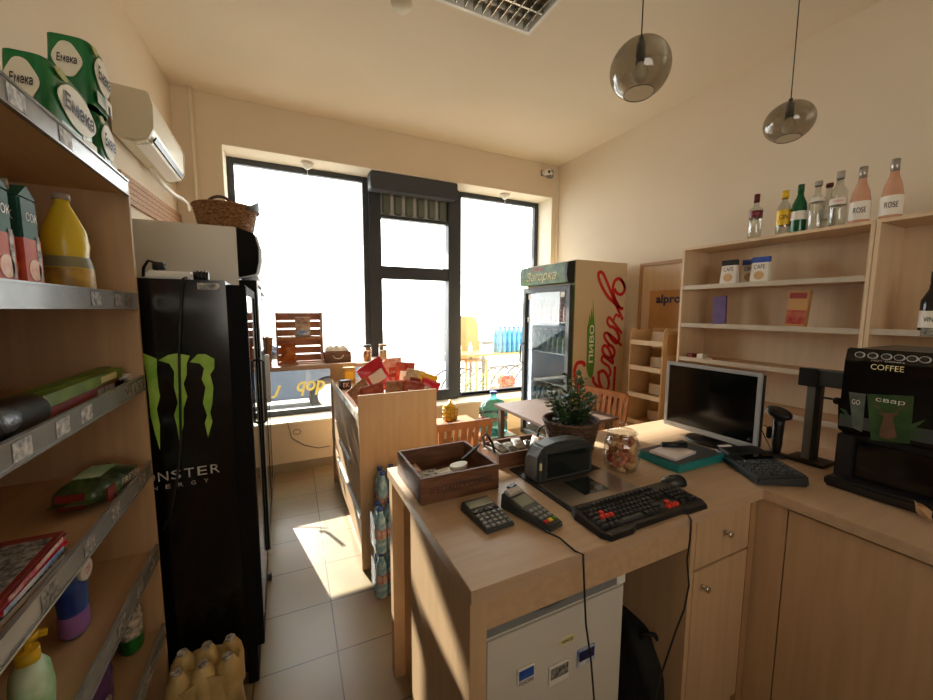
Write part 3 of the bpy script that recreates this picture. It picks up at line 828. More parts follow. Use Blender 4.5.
tp_pack(-0.525, -0.437, 1.225, 1.465, 1.942, 0.165, 'green toilet paper pack at the front of the top shelf, left of the stacked pair')
tp_pack(-0.545, -0.437, 1.482, 1.60, 1.942, 0.160, 'green toilet paper pack at the far end of the top shelf, underneath another')
tp_pack(-0.535, -0.437, 1.475, 1.60, 2.117, 0.165, 'green toilet paper pack resting on top of the farthest pack')

# juice cartons
zs = LEV[1]+0.001
def carton(y, w, h, lab, m1, m2):
    t = thing('juice_carton', lab, 'juice carton', (-0.495, y, zs), 0.0, 'juice cartons on the second shelf')
    MB().box(-w/2, w/2, -w/2, w/2, 0, h).build('body', m1, t, 0.004)
    MB().box(-w/2-0.001, w/2+0.001, -w/2-0.001, w/2+0.001, 0.012, h*0.58).build('printed_band', m2, t)
    g = MB(); g.add([(-w/2, -w/2, h), (w/2, -w/2, h), (w/2, w/2, h), (-w/2, w/2, h), (-w/2, 0, h+0.025), (w/2, 0, h+0.025)], [(0, 1, 5, 4), (2, 3, 4, 5), (1, 2, 5), (3, 0, 4)])
    g.build('gable_top', m1, t)
    MB().cyl((0.0, -w*0.2, h+0.008), (0.0, -w*0.3, h+0.032), 0.012, n=12).build('screw_cap', 'wine_grey', t)
    MB().cyl((0.0, -w/2-0.001, h*0.28), (0.0, -w/2-0.002, h*0.28), w*0.36, n=24).build('fruit_print', 'fruit', t)
    MB().cyl((w/2+0.001, 0, h*0.26), (w/2+0.002, 0, h*0.26), w*0.36, n=24).build('fruit_print', 'fruit', t)
    MB().box(w/2+0.001, w/2+0.002, w*0.22, w*0.42, 0.03, h*0.62).build('side_label', 'tag_white', t)
    text(t, 'СОК', (w/2+0.003, 0.0, h*0.80), Y, Z, 0.042, 0.018, 'label_white', world=False)
    text(t, 'СОК', (0.0, -w/2-0.002, h*0.80), X, Z, 0.042, 0.018, 'label_white', world=False)
    return t
carton(1.055, 0.062, 0.20, 'dark green topped juice carton, nearest on the second shelf', 'juice_green', 'juice_red')
carton(1.150, 0.062, 0.20, 'green topped juice carton with a red band, right beside the yellow bottles', 'juice_green', 'juice_red')
def yellow_bottle(y, x, lab):
    t = thing('drink_bottle', lab, 'bottle', (x, y, zs), 0, 'yellow drink bottles on the second shelf')
    MB().lathe([(0.042, 0), (0.052, 0.008), (0.050, 0.075), (0.043, 0.105), (0.047, 0.135), (0.042, 0.175), (0.024, 0.220), (0.015, 0.240), (0.015, 0.250)], n=28).build('body', 'juice_yellow', t)
    MB().shell([(0.0526, 0.012), (0.0512, 0.075)], n=28).build('label', 'label_yellow', t)
    MB().shell([(0.0512, 0.077), (0.0442, 0.105)], n=28).build('neck_band', 'label_grey', t)
    MB().cyl((0, 0, 0.250), (0, 0, 0.266), 0.017, n=16).build('cap', 'wine_grey', t)
yellow_bottle(1.385, -0.495, 'yellow plastic drink bottle at the end of the second shelf, in front')
yellow_bottle(1.30, -0.585, 'yellow plastic drink bottle standing behind the front one on the second shelf')

# shelf 3: long film boxes and a roll
z3 = LEV[2]
def longbox(x, y0, y1, z, s, m, lab, grp):
    t = thing('film_box', lab, 'box', (x, (y0+y1)/2, z), 0, grp)
    L = (y1-y0)/2
    MB().box(-s/2, s/2, -L, L, 0, s).build('carton', m, t, 0.001)
    MB().box(s/2, s/2+0.001, L-0.16, L-0.05, s*0.2, s*0.8).build('label', 'gold_print' if m == 'lime_box' else 'tag_white', t)
    MB().box(-s*0.25, s*0.25, -L-0.001, -L, s*0.2, s*0.8).build('end_mark', 'oval', t)
longbox(-0.46, 1.05, 1.53, z3+0.030, 0.029, 'lime_box', 'upper front lime green film box on the third shelf', 'long film boxes on the third shelf')
longbox(-0.495, 1.05, 1.56, z3+0.030, 0.029, 'lime_box', 'upper back lime green film box on the third shelf', 'long film boxes on the third shelf')
longbox(-0.46, 1.02, 1.50, z3+0.0005, 0.029, 'redbox', 'lower front maroon film box on the third shelf', 'long film boxes on the third shelf')
longbox(-0.495, 1.02, 1.54, z3+0.0005, 0.029, 'redbox', 'lower back maroon film box on the third shelf', 'long film boxes on the third shelf')
for i, yy in enumerate((1.556, 1.585)):
    longbox(-0.455, yy-0.012, yy+0.012, z3+0.0005, 0.030, 'label_white', 'small white box, %s of two past the long film boxes' % ('nearer' if i == 0 else 'farther'), 'small white boxes on the third shelf')
t = thing('bag_roll', 'black roll of bin bags lying in front of the film boxes', 'roll', (-0.46, 0.93, z3+0.037))
MB().cyl((-0.0, -0.11, 0), (0.0, 0.13, 0), 0.036, n=28).build('roll', 'bagblack', t, 0.004)
MB().cyl((0, 0.13, 0), (0, 0.132, 0), 0.018, n=16).build('core', 'black', t)
# shelf 4: sponge pack, red packs
t = thing('wet_wipe_pack', 'dark green printed film pack lying on the fourth shelf near its end', 'packet', (-0.487, 1.41, LEV[3]+0.002), -0.10)
def wp(a, c):
    th = a*2*math.pi; cx, cy = math.cos(th), math.sin(th); e = (abs(cx)**5+abs(cy)**5)**-0.2
    q = math.sin(math.pi*(0.06+0.88*c))**0.35
    return (0.062*cx*e*q, 0.108*cy*e*q*(1+0.015*math.sin(20*c)), 0.066*c+0.004*math.sin(5*th))
pk = MB().grid(wp, 48, 10); pk.grid(lambda a, c: Vector((wp(a, 1)[0]*(1-c), wp(a, 1)[1]*(1-c), 0.066+0.004*math.sin(10*a*math.pi)*(1-c)+0.004*c)), 48, 4)
pk.build('wrapper', 'sponge', t)
for yy in (-0.118, 0.118): MB().box(-0.045, 0.045, yy-0.014, yy+0.014, 0.028, 0.031).build('sealed_end', 'sponge', t)
MB().box(-0.032, 0.028, -0.05, 0.045, 0.069, 0.0715).build('flap_label', 'softgreen', t, 0.001)
MB().box(0.060, 0.064, -0.095, -0.055, 0.012, 0.05).build('red_label', 'redbox', t)
MB().box(-0.04, 0.02, -0.1085, -0.104, 0.01, 0.05).build('red_label', 'redbox', t)
text(t, 'FRESH', (0.066, 0.025, 0.036), Y, Z, 0.10, 0.020, 'label_white', world=False)
for i in range(3):
    t = thing('tissue_pack', ['flat red and grey packet, lowest of the three on the fourth shelf', 'flat red packet in the middle of the three on the fourth shelf', 'flat maroon packet topmost of the three on the fourth shelf'][i], 'packet', (-0.50, 0.965+0.006*i, LEV[3]+0.002+0.016*i), 0.03*i-0.03, 'red packets on the fourth shelf')
    MB().box(-0.06, 0.065, -0.14, 0.13, 0, 0.0145).build('wrapper', ['tag', 'red', 'redbox'][i], t, 0.006)
    if i == 2: MB().box(-0.05, 0.05, -0.13, 0.10, 0.0148, 0.0155).build('dark_print', 'tag', t)
    MB().box(0.0652, 0.066, -0.10, 0.10, 0.003, 0.012).build('label', ['label_white', 'blue', 'pink_foam'][i], t)
# shelf 5: detergent bottle and pump soap
t = thing('detergent_bottle', 'blue and lilac detergent bottle on the fifth shelf', 'bottle', (-0.510, 1.27, LEV[4]+0.001), 0.1)
MB().lathe([(0.034, 0), (0.042, 0.01), (0.040, 0.06), (0.046, 0.14), (0.050, 0.20), (0.040, 0.225), (0.018, 0.235)], n=28, sx=0.7).build('body', 'oxi_blue', t)
MB().shell([(0.0352, 0.002), (0.0432, 0.011), (0.0415, 0.062)], n=28, sx=0.7).build('base_band', 'lilac', t)
MB().cyl((0, 0, 0.232), (0, 0, 0.255), 0.03, n=20).build('cap', 'label_white', t)
MB().cyl((0.026, -0.01, 0.165), (0.036, -0.012, 0.165), 0.026, n=20).build('red_badge', 'label_white', t)
text(t, 'OXI', (0.038, -0.010, 0.165), Y, Z, 0.036, 0.018, 'red_print', world=False)
t = thing('pump_soap_bottle', 'pale green pump soap bottle on the fifth shelf at the lower left', 'bottle', (-0.488, 1.03, LEV[4]+0.001), 0.3)
MB().lathe([(0.04, 0), (0.048, 0.01), (0.052, 0.05), (0.046, 0.095), (0.03, 0.115), (0.016, 0.12)], n=28, sx=0.65).build('body', 'softgreen', t)
MB().cyl((0, 0, 0.118), (0, 0, 0.145), 0.018, n=18).build('collar', 'yellow', t)
MB().cyl((0, 0, 0.145), (0, 0, 0.165), 0.006, n=10).build('pump_stem', 'yellow', t)
MB().cyl((0, 0, 0.165), (0, 0, 0.177), 0.018, n=14).build('pump_head', 'yellow', t)
MB().bar((0, 0, 0.171), (0.03, 0, 0.167), 0.01).build('spout', 'yellow', t)
t = thing('soap_bottle', 'pale green round bottle at the bottom left corner of the fifth shelf', 'bottle', (-0.49, 0.925, LEV[4]+0.001))
MB().lathe([(0.036, 0), (0.042, 0.01), (0.042, 0.07), (0.02, 0.10)], n=24, sx=0.8).build('body', 'softgreen', t)
MB().cyl((0, 0, 0.10), (0, 0, 0.12), 0.016, n=14).build('cap', 'canister', t)
# shelf 6
t = thing('cleaner_canister', 'green plastic canister with a white label on the sixth shelf', 'bottle', (-0.488, 1.545, LEV[5]+0.001))
MB().lathe([(0.034, 0), (0.040, 0.01), (0.040, 0.12), (0.030, 0.155), (0.016, 0.165)], n=24, sx=0.8).build('body', 'canister', t)
MB().shell([(0.0408, 0.055), (0.0408, 0.118), (0.032, 0.148)], n=24, sx=0.8).build('label', 'tag_white', t)
MB().cyl((0, 0, 0.163), (0, 0, 0.19), 0.018, n=14).build('cap', 'black', t)
t = thing('purple_pouch', 'purple refill pouch standing on the sixth shelf', 'pouch', (-0.49, 1.22, LEV[5]+0.012), 1.35)
pillow(0.20, 0.23, 0.08, 5).build('pouch', 'purple', t)
MB().box(-0.04, 0.03, -0.042, -0.036, 0.04, 0.10).build('label', 'tag', t)

# shrink wrapped pack of bottles on the floor
t = thing('bottle_pack', 'cloudy cream shrink-wrapped bottle pack on the floor beside the black fridge', 'bottle pack', (-0.29, 1.545, 0), 0)
def bp(a, c):
    th = a*2*math.pi; cx, cy = math.cos(th), math.sin(th)
    e = (abs(cx)**6+abs(cy)**6)**(-1/6)
    k = 1+0.05*math.cos(6*th)+0.02*math.sin(9*c+4*th)
    return (0.115*cx*e*k*(1-0.12*c), 0.085*cy*e*k*(1-0.10*c), 0.275*c+0.012*math.sin(4*th+1)*c)
b = MB().grid(bp, 60, 14)
b.grid(lambda a, c: Vector((bp(a, 1)[0]*(1-c), bp(a, 1)[1]*(1-c), bp(a, 1)[2]*(1-c)+0.25*c)), 60, 5)
b.build('film_wrap', 'shrink_cream', t)
for ix in range(3):
    for iy in range(2):
        c = (-0.074+0.074*ix, -0.042+0.084*iy)
        q = MB().lathe([(0.042, 0.14), (0.042, 0.245), (0.036, 0.280), (0.024, 0.302), (0.018, 0.312)], (c[0], c[1], 0), n=16).build('bottle', 'shrink_cream', t)
        MB().cyl((c[0], c[1], 0.310), (c[0], c[1], 0.320), 0.0165, n=12).build('cap', 'tag_white', q)

# ================================================================== black fridge
mf = thing('black_drinks_fridge', 'black glass-door drinks fridge with green claw logo on its side', 'fridge', (-0.14, 1.69, 0))
def mr(mb): return rel(mf, mb)
FX0, FX1 = -0.70, -0.175
b = MB().box(FX0, FX1, 1.69, 1.708, 0.06, 1.655).box(FX0, FX1, 2.27, 2.288, 0.06, 1.655).box(FX0, FX1, 1.708, 2.27, 1.62, 1.655).box(FX0, FX1, 1.708, 2.27, 0.06, 0.16).box(FX0, FX0+0.02, 1.708, 2.27, 0.16, 1.62)
mr(b).build('cabinet', 'fridge_black', mf, 0.002)
mr(MB().box(FX0+0.02, FX1-0.03, 1.71, 2.27, 0.0, 0.06)).build('plinth', 'black', mf)
mr(MB().box(FX0+0.021, FX0+0.024, 1.712, 2.268, 0.161, 1.618).box(FX0+0.024, FX1-0.01, 2.264, 2.269, 0.161, 1.618).box(FX0+0.024, FX1-0.01, 1.709, 1.712, 0.161, 1.618)).build('liner', 'liner', mf)
for k in range(4):
    mr(MB().box(FX0+0.03, FX1-0.02, 1.712, 2.266, 0.42+0.29*k, 0.428+0.29*k)).build('wire_shelf', 'alu', mf)
d = mr(frame_like := MB().box(FX1, -0.110, 1.69, 1.728, 0.16, 1.64).box(FX1, -0.110, 2.243, 2.288, 0.16, 1.64).box(FX1, -0.110, 1.728, 2.243, 1.60, 1.64).box(FX1, -0.110, 1.728, 2.243, 0.16, 0.22)).build('door', 'frame_black', mf, 0.003)
mr(MB().box(-0.116, -0.1115, 1.727, 2.244, 0.218, 1.602)).build('door_glass', 'fglass', d)
mr(MB().tube([(-0.110, 2.26, 0.95), (-0.085, 2.26, 0.96), (-0.085, 2.26, 1.28), (-0.110, 2.26, 1.29)], 0.008)).build('door_handle', 'black', d)
mr(MB().box(FX1, -0.137, 1.69, 2.288, 0.0, 0.155)).build('base_grille', 'frame_black', mf, 0.003)
S6 = 3.18
def q6(x, y): return at(130+x/S6, 340+y/S6, 'Y', 1.688)
claws = [[(190,70),(215,45),(240,45),(268,60),(268,90),(255,110),(265,150),(262,200),(255,230),(262,260),(248,310),(238,265),(245,240),(232,200),(240,150),(228,125),(235,90),(222,75)],
 [(90,65),(120,48),(150,42),(190,50),(180,75),(180,110),(170,140),(182,180),(170,220),(170,270),(158,325),(148,270),(140,240),(152,200),(140,150),(140,100),(125,75)],
 [(36,40),(85,60),(85,100),(90,150),(95,180),(85,220),(95,270),(95,350),(80,300),(65,240),(60,180),(50,100)]]
for cl in claws:
    pts = [q6(*c) for c in cl]
    mr(MB().prism([(p.x, p.z) for p in pts], (0, 1.6895, 0), X, Z, -Y, 0.0012)).build('claw_logo', 'monster', mf)
a, bq = q6(8, 455), q6(292, 415)
for s, w0, w1, yy, h in (('MONSTER', 0.0, 1.0, 428, 0.034), ('ENERGY', 0.06, 0.90, 462, 0.015)):
    for i, chh_ in enumerate(s):
        f = (i+0.5)/len(s); f = w0+(w1-w0)*f
        px = 130+(2+290*f)/S6; py = 340+(yy+22-50*f*0.9)/S6
        text(mf, chh_, at(px, py, 'Y', 1.6885), X, Z, (0.030 if h > 0.03 else 0.014), h, 'silver_print')
pa = at(207, 283, 'Y', 1.6885)
MB().box(-0.03, 0.04, -0.001, 0, -0.012, 0.012).move((pa.x, 1.6885, pa.z-0.012)).move(-mf.location).build('rating_sticker', 'tag_white', mf)
text(mf, 'PREMIUM', (pa.x, 1.687, pa.z-0.012), X, Z, 0.05, 0.009, 'ink')
# bottles glimpsed inside
def can(x, y, z, m, lab, grp, r=0.03, h=0.16):
    t = thing('drink_can', lab, 'can', (x, y, z), 0, grp)
    MB().lathe([(r*0.8, 0), (r, 0.008), (r, h-0.012), (r*0.8, h)], n=14).build('body', m, t)
    return t
c0 = None
for k in range(4):
    for j in range(7):
        for i in range(2):
            loc = (-0.22-0.07*i, 1.76+0.078*j, 0.43+0.29*k)
            if c0 is None: c0 = can(*loc, 'silver_print', 'drink can inside the black fridge behind its glass door', 'cans inside the black fridge')
            else: dup(c0, loc, c0['label'])

# power strip with plugs and a cable on the black fridge
ps = thing('power_strip', 'white power strip lying on top of the black fridge', 'power strip', (-0.36, 1.76, 1.656))
MB().box(-0.06, 0.08, -0.028, 0.028, 0, 0.030).build('body', 'white', ps, 0.008)
t = thing('power_plug', 'black plug in the left end of the power strip', 'plug', (-0.385, 1.765, 1.687))
MB().cyl((0, 0, 0), (0, 0, 0.03), 0.020, n=16).build('body', 'black', t, 0.004)
MB().tube([(0, 0, 0.025), (-0.03, 0.0, 0.035), (-0.05, 0.02, 0.01), (-0.055, 0.03, -0.02)], 0.005).build('cord', 'black', t)
t = thing('power_plug', 'black plug at the right end of the power strip with cable down the fridge side', 'plug', (-0.262, 1.745, 1.670))
b = MB().cyl((-0.016, 0, 0), (0.03, 0, 0), 0.018, n=16)
for i in range(3): b.cyl((-0.006+0.012*i, 0, 0), (-0.001+0.012*i, 0, 0), 0.022, n=16)
b.build('body', 'black', t)
pts = [at(*q, 'Y', 1.680) for q in ((183, 279), (181, 300), (179, 350), (180, 395), (181, 440), (177, 480), (170, 515), (163, 530))]
pts = [Vector((pts[0].x, 1.735, 1.665))]+pts
MB().tube([p-t.location for p in pts], 0.0042).build('cord', 'black', t)

# ================================================================== white fridge behind
wf = thing('white_drinks_fridge', 'taller white drinks fridge behind the black one, black canopy in front', 'fridge', (-0.18, 2.32, 0))
def wr(mb): return rel(wf, mb)
b = MB().box(-0.69, -0.18, 2.32, 2.345, 0.08, 1.965).box(-0.69, -0.18, 2.895, 2.92, 0.08, 1.965).box(-0.69, -0.18, 2.345, 2.895, 1.70, 1.965).box(-0.69, -0.18, 2.345, 2.895, 0.08, 0.20).box(-0.69, -0.67, 2.345, 2.895, 0.2, 1.70)
wr(b).build('cabinet', 'fridge_white', wf, 0.004)
wr(MB().box(-0.66, -0.2, 2.34, 2.9, 0, 0.08)).build('plinth', 'dgrey', wf)
wr(MB().box(-0.669, -0.665, 2.35, 2.89, 0.201, 1.699).box(-0.665, -0.19, 2.888, 2.893, 0.201, 1.699)).build('liner', 'liner', wf)
prof = [(-0.18, 1.715), (-0.10, 1.735), (-0.085, 1.80), (-0.083, 1.87), (-0.10, 1.94), (-0.18, 1.965)]
wr(MB().prism(prof, (0, 2.32, 0), X, Z, Y, 0.03)).build('canopy_cap', 'frame_black', wf, 0.004)
wr(MB().prism(prof, (0, 2.89, 0), X, Z, Y, 0.03)).build('canopy_cap', 'frame_black', wf, 0.004)
wr(MB().prism([(x+0.012 if x > -0.15 else x, z-0.004) for x, z in prof], (0, 2.35, 0), X, Z, Y, 0.54)).build('canopy', 'lgrey', wf, 0.006)
wr(MB().prism([(-0.12, 1.76), (-0.03, 1.735), (-0.035, 1.80), (-0.06, 1.86), (-0.08, 1.88)], (0, 2.36, 0), X, Z, Y, 0.52)).build('light_cover', 'fglass', wf)
for da, db in ((2.32, 2.92),):
    fr = MB().box(-0.18, -0.100, da, da+0.035, 0.2, 1.70).box(-0.18, -0.100, db-0.035, db, 0.2, 1.70).box(-0.18, -0.100, da+0.035, db-0.035, 1.665, 1.70).box(-0.18, -0.100, da+0.035, db-0.035, 0.2, 0.25)
    d = wr(fr).build('door', 'frame_black', wf, 0.003)
    wr(MB().box(-0.106, -0.1015, da+0.034, db-0.034, 0.249, 1.666)).build('door_glass', 'fglass', d)
    wr(MB().box(-0.100, -0.094, da, da+0.012, 0.2, 1.70).box(-0.100, -0.094, da+0.012, db, 1.685, 1.70)).build('door_trim', 'alu', d)
wr(MB().box(-0.100, -0.070, 2.86, 2.88, 0.95, 1.25)).build('door_handle', 'alu', d, 0.004)
wr(MB().box(-0.18, -0.12, 2.32, 2.92, 0.04, 0.195)).build('kick_plate', 'grey', wf, 0.004)
for yy in (2.42, 2.82):
    wr(MB().cyl((-0.118, yy, 0.12), (-0.110, yy, 0.12), 0.008, n=10)).build('screw', 'chrome', wf)
wr(MB().cyl((-0.15, 2.35, 0.02), (-0.10, 2.35, 0.02), 0.02, n=12)).build('foot', 'black', wf)
for k in range(4): wr(MB().box(-0.66, -0.19, 2.35, 2.89, 0.45+0.3*k, 0.458+0.3*k)).build('wire_shelf', 'alu', wf)
c0 = None
for k in range(4):
    for j in range(6):
        loc = (-0.23, 2.42+0.085*j, 0.46+0.3*k)
        if c0 is None: c0 = can(*loc, 'aqua_solid', 'drink bottle inside the white fridge behind its glass door', 'bottles inside the white fridge', 0.033, 0.2)
        else: dup(c0, loc, c0['label'])

tf = thing('slim_glass_fridge', 'lower black glass-door fridge farthest along the left wall', 'fridge', (-0.18, 2.94, 0))
def tr_(mb): return rel(tf, mb)
tr_(MB().box(-0.66, -0.18, 2.94, 2.955, 0.06, 1.68).box(-0.66, -0.18, 3.485, 3.50, 0.06, 1.68).box(-0.66, -0.18, 2.955, 3.485, 1.64, 1.68).box(-0.66, -0.18, 2.955, 3.485, 0.06, 0.2).box(-0.66, -0.64, 2.955, 3.485, 0.2, 1.64)).build('cabinet', 'fridge_black', tf, 0.003)
tr_(MB().box(-0.64, -0.2, 2.95, 3.49, 0, 0.06)).build('plinth', 'black', tf)
d = tr_(MB().box(-0.18, -0.10, 2.94, 2.97, 0.2, 1.67).box(-0.18, -0.10, 3.47, 3.50, 0.2, 1.67).box(-0.18, -0.10, 2.97, 3.47, 1.64, 1.67).box(-0.18, -0.10, 2.97, 3.47, 0.2, 0.24)).build('door', 'frame_black', tf, 0.003)
tr_(MB().box(-0.106, -0.1015, 2.969, 3.471, 0.239, 1.641)).build('door_glass', 'fglass', d)
tr_(MB().box(-0.10, -0.075, 2.98, 2.995, 0.9, 1.2)).build('door_handle', 'alu', d)
tr_(MB().box(-0.18, -0.115, 2.94, 3.50, 0.02, 0.195)).build('kick_plate', 'grey', tf, 0.003)
for k in range(4): tr_(MB().box(-0.63, -0.19, 2.96, 3.48, 0.45+0.29*k, 0.458+0.29*k)).build('wire_shelf', 'alu', tf)

t = thing('wicker_basket', 'round brown wicker basket with a hoop handle on the white fridge', 'basket', (-0.245, 2.60, 1.966))
basket(t, 0.125, 0.155, 0.145, 'wicker')
hp = arc((-0.02, 0, 0.11), 0.085, math.pi, 0, 14, X*0.9+Y*0.3, Z*1.15)
MB().tube(hp, 0.008).build('handle', 'wicker_dark', t)
def hn(a, c): 
    th = -0.9+2.2*a
    return (0.165*math.cos(th), 0.165*math.sin(th), 0.13+0.07*c*math.sin(math.pi*a))
MB().grid(hn, 12, 3).grid(lambda a, c: Vector(hn(1-a, c))*1.01, 12, 3).build('dark_liner', 'dgrey', t)

# ================================================================== snack cabinet
SN0, SN1 = 2.20, 3.55
sn = thing('snack_cabinet', 'beech snack cabinet with raised end panels standing in the aisle', 'cabinet', (0.385, SN0, 0))
def sr(mb): return rel(sn, mb)
sr(MB().box(0.385, 0.862, SN0, SN0+0.02, 0.0, 1.062)).build('end_panel', 'wood', sn, 0.002)
sr(MB().box(0.385, 0.60, SN1-0.02, SN1, 0.0, 1.075)).build('end_panel', 'wood', sn, 0.002)
sr(MB().box(0.842, 0.862, SN0+0.02, SN1-0.02, 0.0, 1.04)).build('back_panel', 'wood_y', sn)
sr(MB().box(0.40, 0.842, SN0+0.02, SN1-0.02, 0.90, 0.92)).build('tray_board', 'wood_y', sn)
sr(MB().box(0.42, 0.842, SN0+0.02, SN1-0.02, 0.0, 0.07)).build('plinth', 'wood_edge', sn)
sr(MB().box(0.43, 0.842, SN0+0.02, SN1-0.02, 0.08, 0.895)).build('carcass', 'wood', sn)
r = sr(MB().box(0.388, 0.394, SN0+0.021, SN1-0.021, 0.895, 0.945)).build('price_rail', 'rail_bright', sn)
for yy in (2.35, 2.75, 3.3): sr(MB().box(0.3865, 0.388, yy, yy+0.05, 0.905, 0.938)).build('price_tag', 'tag_white', r)
zz = [0.085, 0.33, 0.60, 0.885]
for k in range(3):
    d = sr(MB().box(0.40, 0.43, SN0+0.023, SN1-0.023, zz[k]+0.004, zz[k+1]-0.004)).build('drawer', 'wood_y', sn, 0.002)
    if k == 1: sr(MB().box(0.384, 0.40, 2.62, 3.10, zz[k+1]-0.10, zz[k+1]-0.065)).build('drawer_handle', 'alu', d, 0.003)
    if k == 0: sr(MB().box(0.386, 0.40, 2.26, 3.25, zz[k+1]-0.04, zz[k+1]-0.012)).build('drawer_handle', 'alu', d, 0.003)
for i in range(5):
    p = at(380+i*10, 422-i*1.6, 'Y', SN0)
    sr(MB().cyl((p.x, SN0-0.001, p.z), (p.x, SN0+0.001, p.z), 0.004, n=8)).build('peg_hole', 'wood_edge', sn)
zt = 0.921
def bag(px, py, yy, w, h, t_, m, rz, tilt, lab, lbl=None, txt=None, seed=0, grp='snack bags on the aisle cabinet'):
    p = at(px, py, 'Y', yy)
    t = thing('snack_bag', lab, 'snack bag', (p.x, yy, zt), rz, grp)
    h *= 0.80
    pk = pillow(w, h, t_, seed).turn(Matrix.Rotation(tilt, 3, 'Y'))
    zmin = min(v.z for v in pk.v); t.location.z = zt+0.001-zmin
    pk.build('bag', m, t)
    if lbl:
        MB().box(-w*0.28, w*0.28, -t_*0.5-0.006, -t_*0.5+0.004, h*0.35, h*0.72).turn(Matrix.Rotation(tilt, 3, 'Y')).build('label', lbl, t, 0.002)
    if txt: 
        text(t, txt, Matrix.Rotation(tilt, 3, 'Y') @ Vector((0, -t_*0.5-0.009, h*0.55)), Matrix.Rotation(tilt, 3, 'Y') @ X, Matrix.Rotation(tilt, 3, 'Y') @ Z, w*0.45, h*0.12, 'label_white', world=False)
    return t
bag(383, 402, 2.72, 0.20, 0.27, 0.07, 'red', 0.2, -0.5, 'red snack bag tilted left at the front of the cabinet top', 'label_white', None, 1)
bag(366, 402, 2.50, 0.15, 0.14, 0.07, 'brown_snack', 0.3, -0.6, 'clear bag of light snacks lying left of the red bag', None, None, 2)
bag(376, 404, 2.34, 0.15, 0.17, 0.07, 'red_bean', 0.1, -0.2, 'small red and clear snack bag nearest the left front corner', None, None, 3)
bag(394, 396, 2.36, 0.13, 0.19, 0.06, 'brown_snack', 0.0, 0.06, 'clear bag of round brown pretzels in the middle of the front row', 'chips_orange', None, 4)
bag(410, 396, 2.33, 0.14, 0.175, 0.06, 'red_bean', -0.1, 0.2, 'red and brown printed snack bag right of the pretzels', 'label_white', None, 5)
bag(424, 393, 2.36, 0.13, 0.165, 0.05, 'red', -0.2, 0.4, 'red snack bag with white print at the right of the front row', 'label_white', None, 6)
bag(393, 385, 3.05, 0.15, 0.27, 0.06, 'chips_blue', 0.1, 0.0, 'white snack bag standing upright in the back row', 'red_bean', 'SNACK', 7)
bag(403, 386, 2.88, 0.15, 0.24, 0.06, 'red_bean', -0.1, 0.12, 'maroon snack bag standing in the back row beside the white one', 'label_white', None, 8)
bag(411, 388, 2.66, 0.14, 0.20, 0.06, 'chips_blue', -0.1, 0.25, 'pale snack bag leaning right in the back row', 'redbox', None, 9)
bag(424, 388, 2.56, 0.12, 0.17, 0.05, 'yellow', -0.1, 0.35, 'yellow snack bag at the right edge of the cabinet top', None, None, 10)
p = at(337, 383, 'Y', 3.05)
t = thing('small_box', 'small black and white box at the far left of the cabinet top', 'box', (0.45, 3.15, zt), 0.2)
MB().box(-0.04, 0.04, -0.03, 0.03, 0, 0.07).build('carton', 'black', t, 0.002)
text(t, 'EK', (0.0, -0.0315, 0.035), X, Z, 0.05, 0.035, 'label_white', world=False)
t = thing('yellow_box', 'mustard yellow box standing at the far end of the cabinet top', 'box', (0.52, 3.40, zt))
MB().box(-0.05, 0.05, -0.03, 0.03, 0, 0.135).build('carton', 'label_yellow', t, 0.002)
MB().box(-0.035, 0.035, -0.031, -0.030, 0.03, 0.10).build('label', 'yellow', t)

# ================================================================== water packs behind the counter
def pet(t_loc, grp):
    t = thing('water_bottle', 'x', 'bottle', t_loc, 0, grp)
    pr = [(0.026, 0), (0.032, 0.006), (0.032, 0.05), (0.029, 0.055), (0.032, 0.06), (0.032, 0.15), (0.026, 0.185), (0.013, 0.215), (0.013, 0.225)]
    MB().lathe(pr, n=14).build('body', 'pet', t)
    MB().shell([(0.0326, 0.085), (0.0326, 0.135)], n=14).build('label', 'pink_foam', t)
    MB().cyl((0, 0, 0.225), (0, 0, 0.243), 0.015, n=10).build('cap', 'blue_cap', t)
    return t
def wpack(x, y, z, nx, ny, lab, kz=1.0):
    t = thing('water_bottle_pack', lab, 'bottle pack', (x, y, z), 0, 'shrink-wrapped water packs on the floor')
    for i in range(nx):
        for j in range(ny):
            c = Vector((0.034+0.066*i, -0.034-0.066*j+0.066*ny, 0))
            pr = [(0.026, 0), (0.032, 0.006), (0.032, 0.05), (0.029, 0.055), (0.032, 0.06), (0.032, 0.15), (0.026, 0.19), (0.013, 0.225), (0.013, 0.232)]
            pr = [(r_, z_*kz) for r_, z_ in pr]
            o = MB().lathe(pr, c, n=12).build('bottle', 'pet', t)
            MB().shell([(0.0326, 0.085*kz), (0.0326, 0.135*kz)], c, n=12).build('label', 'pink_foam', o)
            MB().cyl(c+Vector((0, 0, 0.232*kz)), c+Vector((0, 0, 0.25*kz)), 0.015, n=10).build('cap', 'blue_cap', o)
    w, d = 0.066*nx+0.006, 0.066*ny+0.006
    MB().box(-0.003, w, -0.003, d, -0.0, 0.222*kz).build('film_wrap', 'shrink', t, 0.02, 4)
wpack(0.408, 1.92, 0.001, 3, 2, 'lower blue water bottle pack standing on the floor behind the counter')
wpack(0.408, 1.92, 0.256, 3, 2, 'blue water bottle pack stacked on the lower pack behind the counter')
wpack(0.455, 2.062, 0.001, 3, 2, 'tall water bottle pack at the bottom of the rear stack against the snack cabinet', 1.27)
wpack(0.455, 2.062, 0.325, 3, 2, 'tall water bottle pack on top of the rear stack by the counter corner', 1.27)

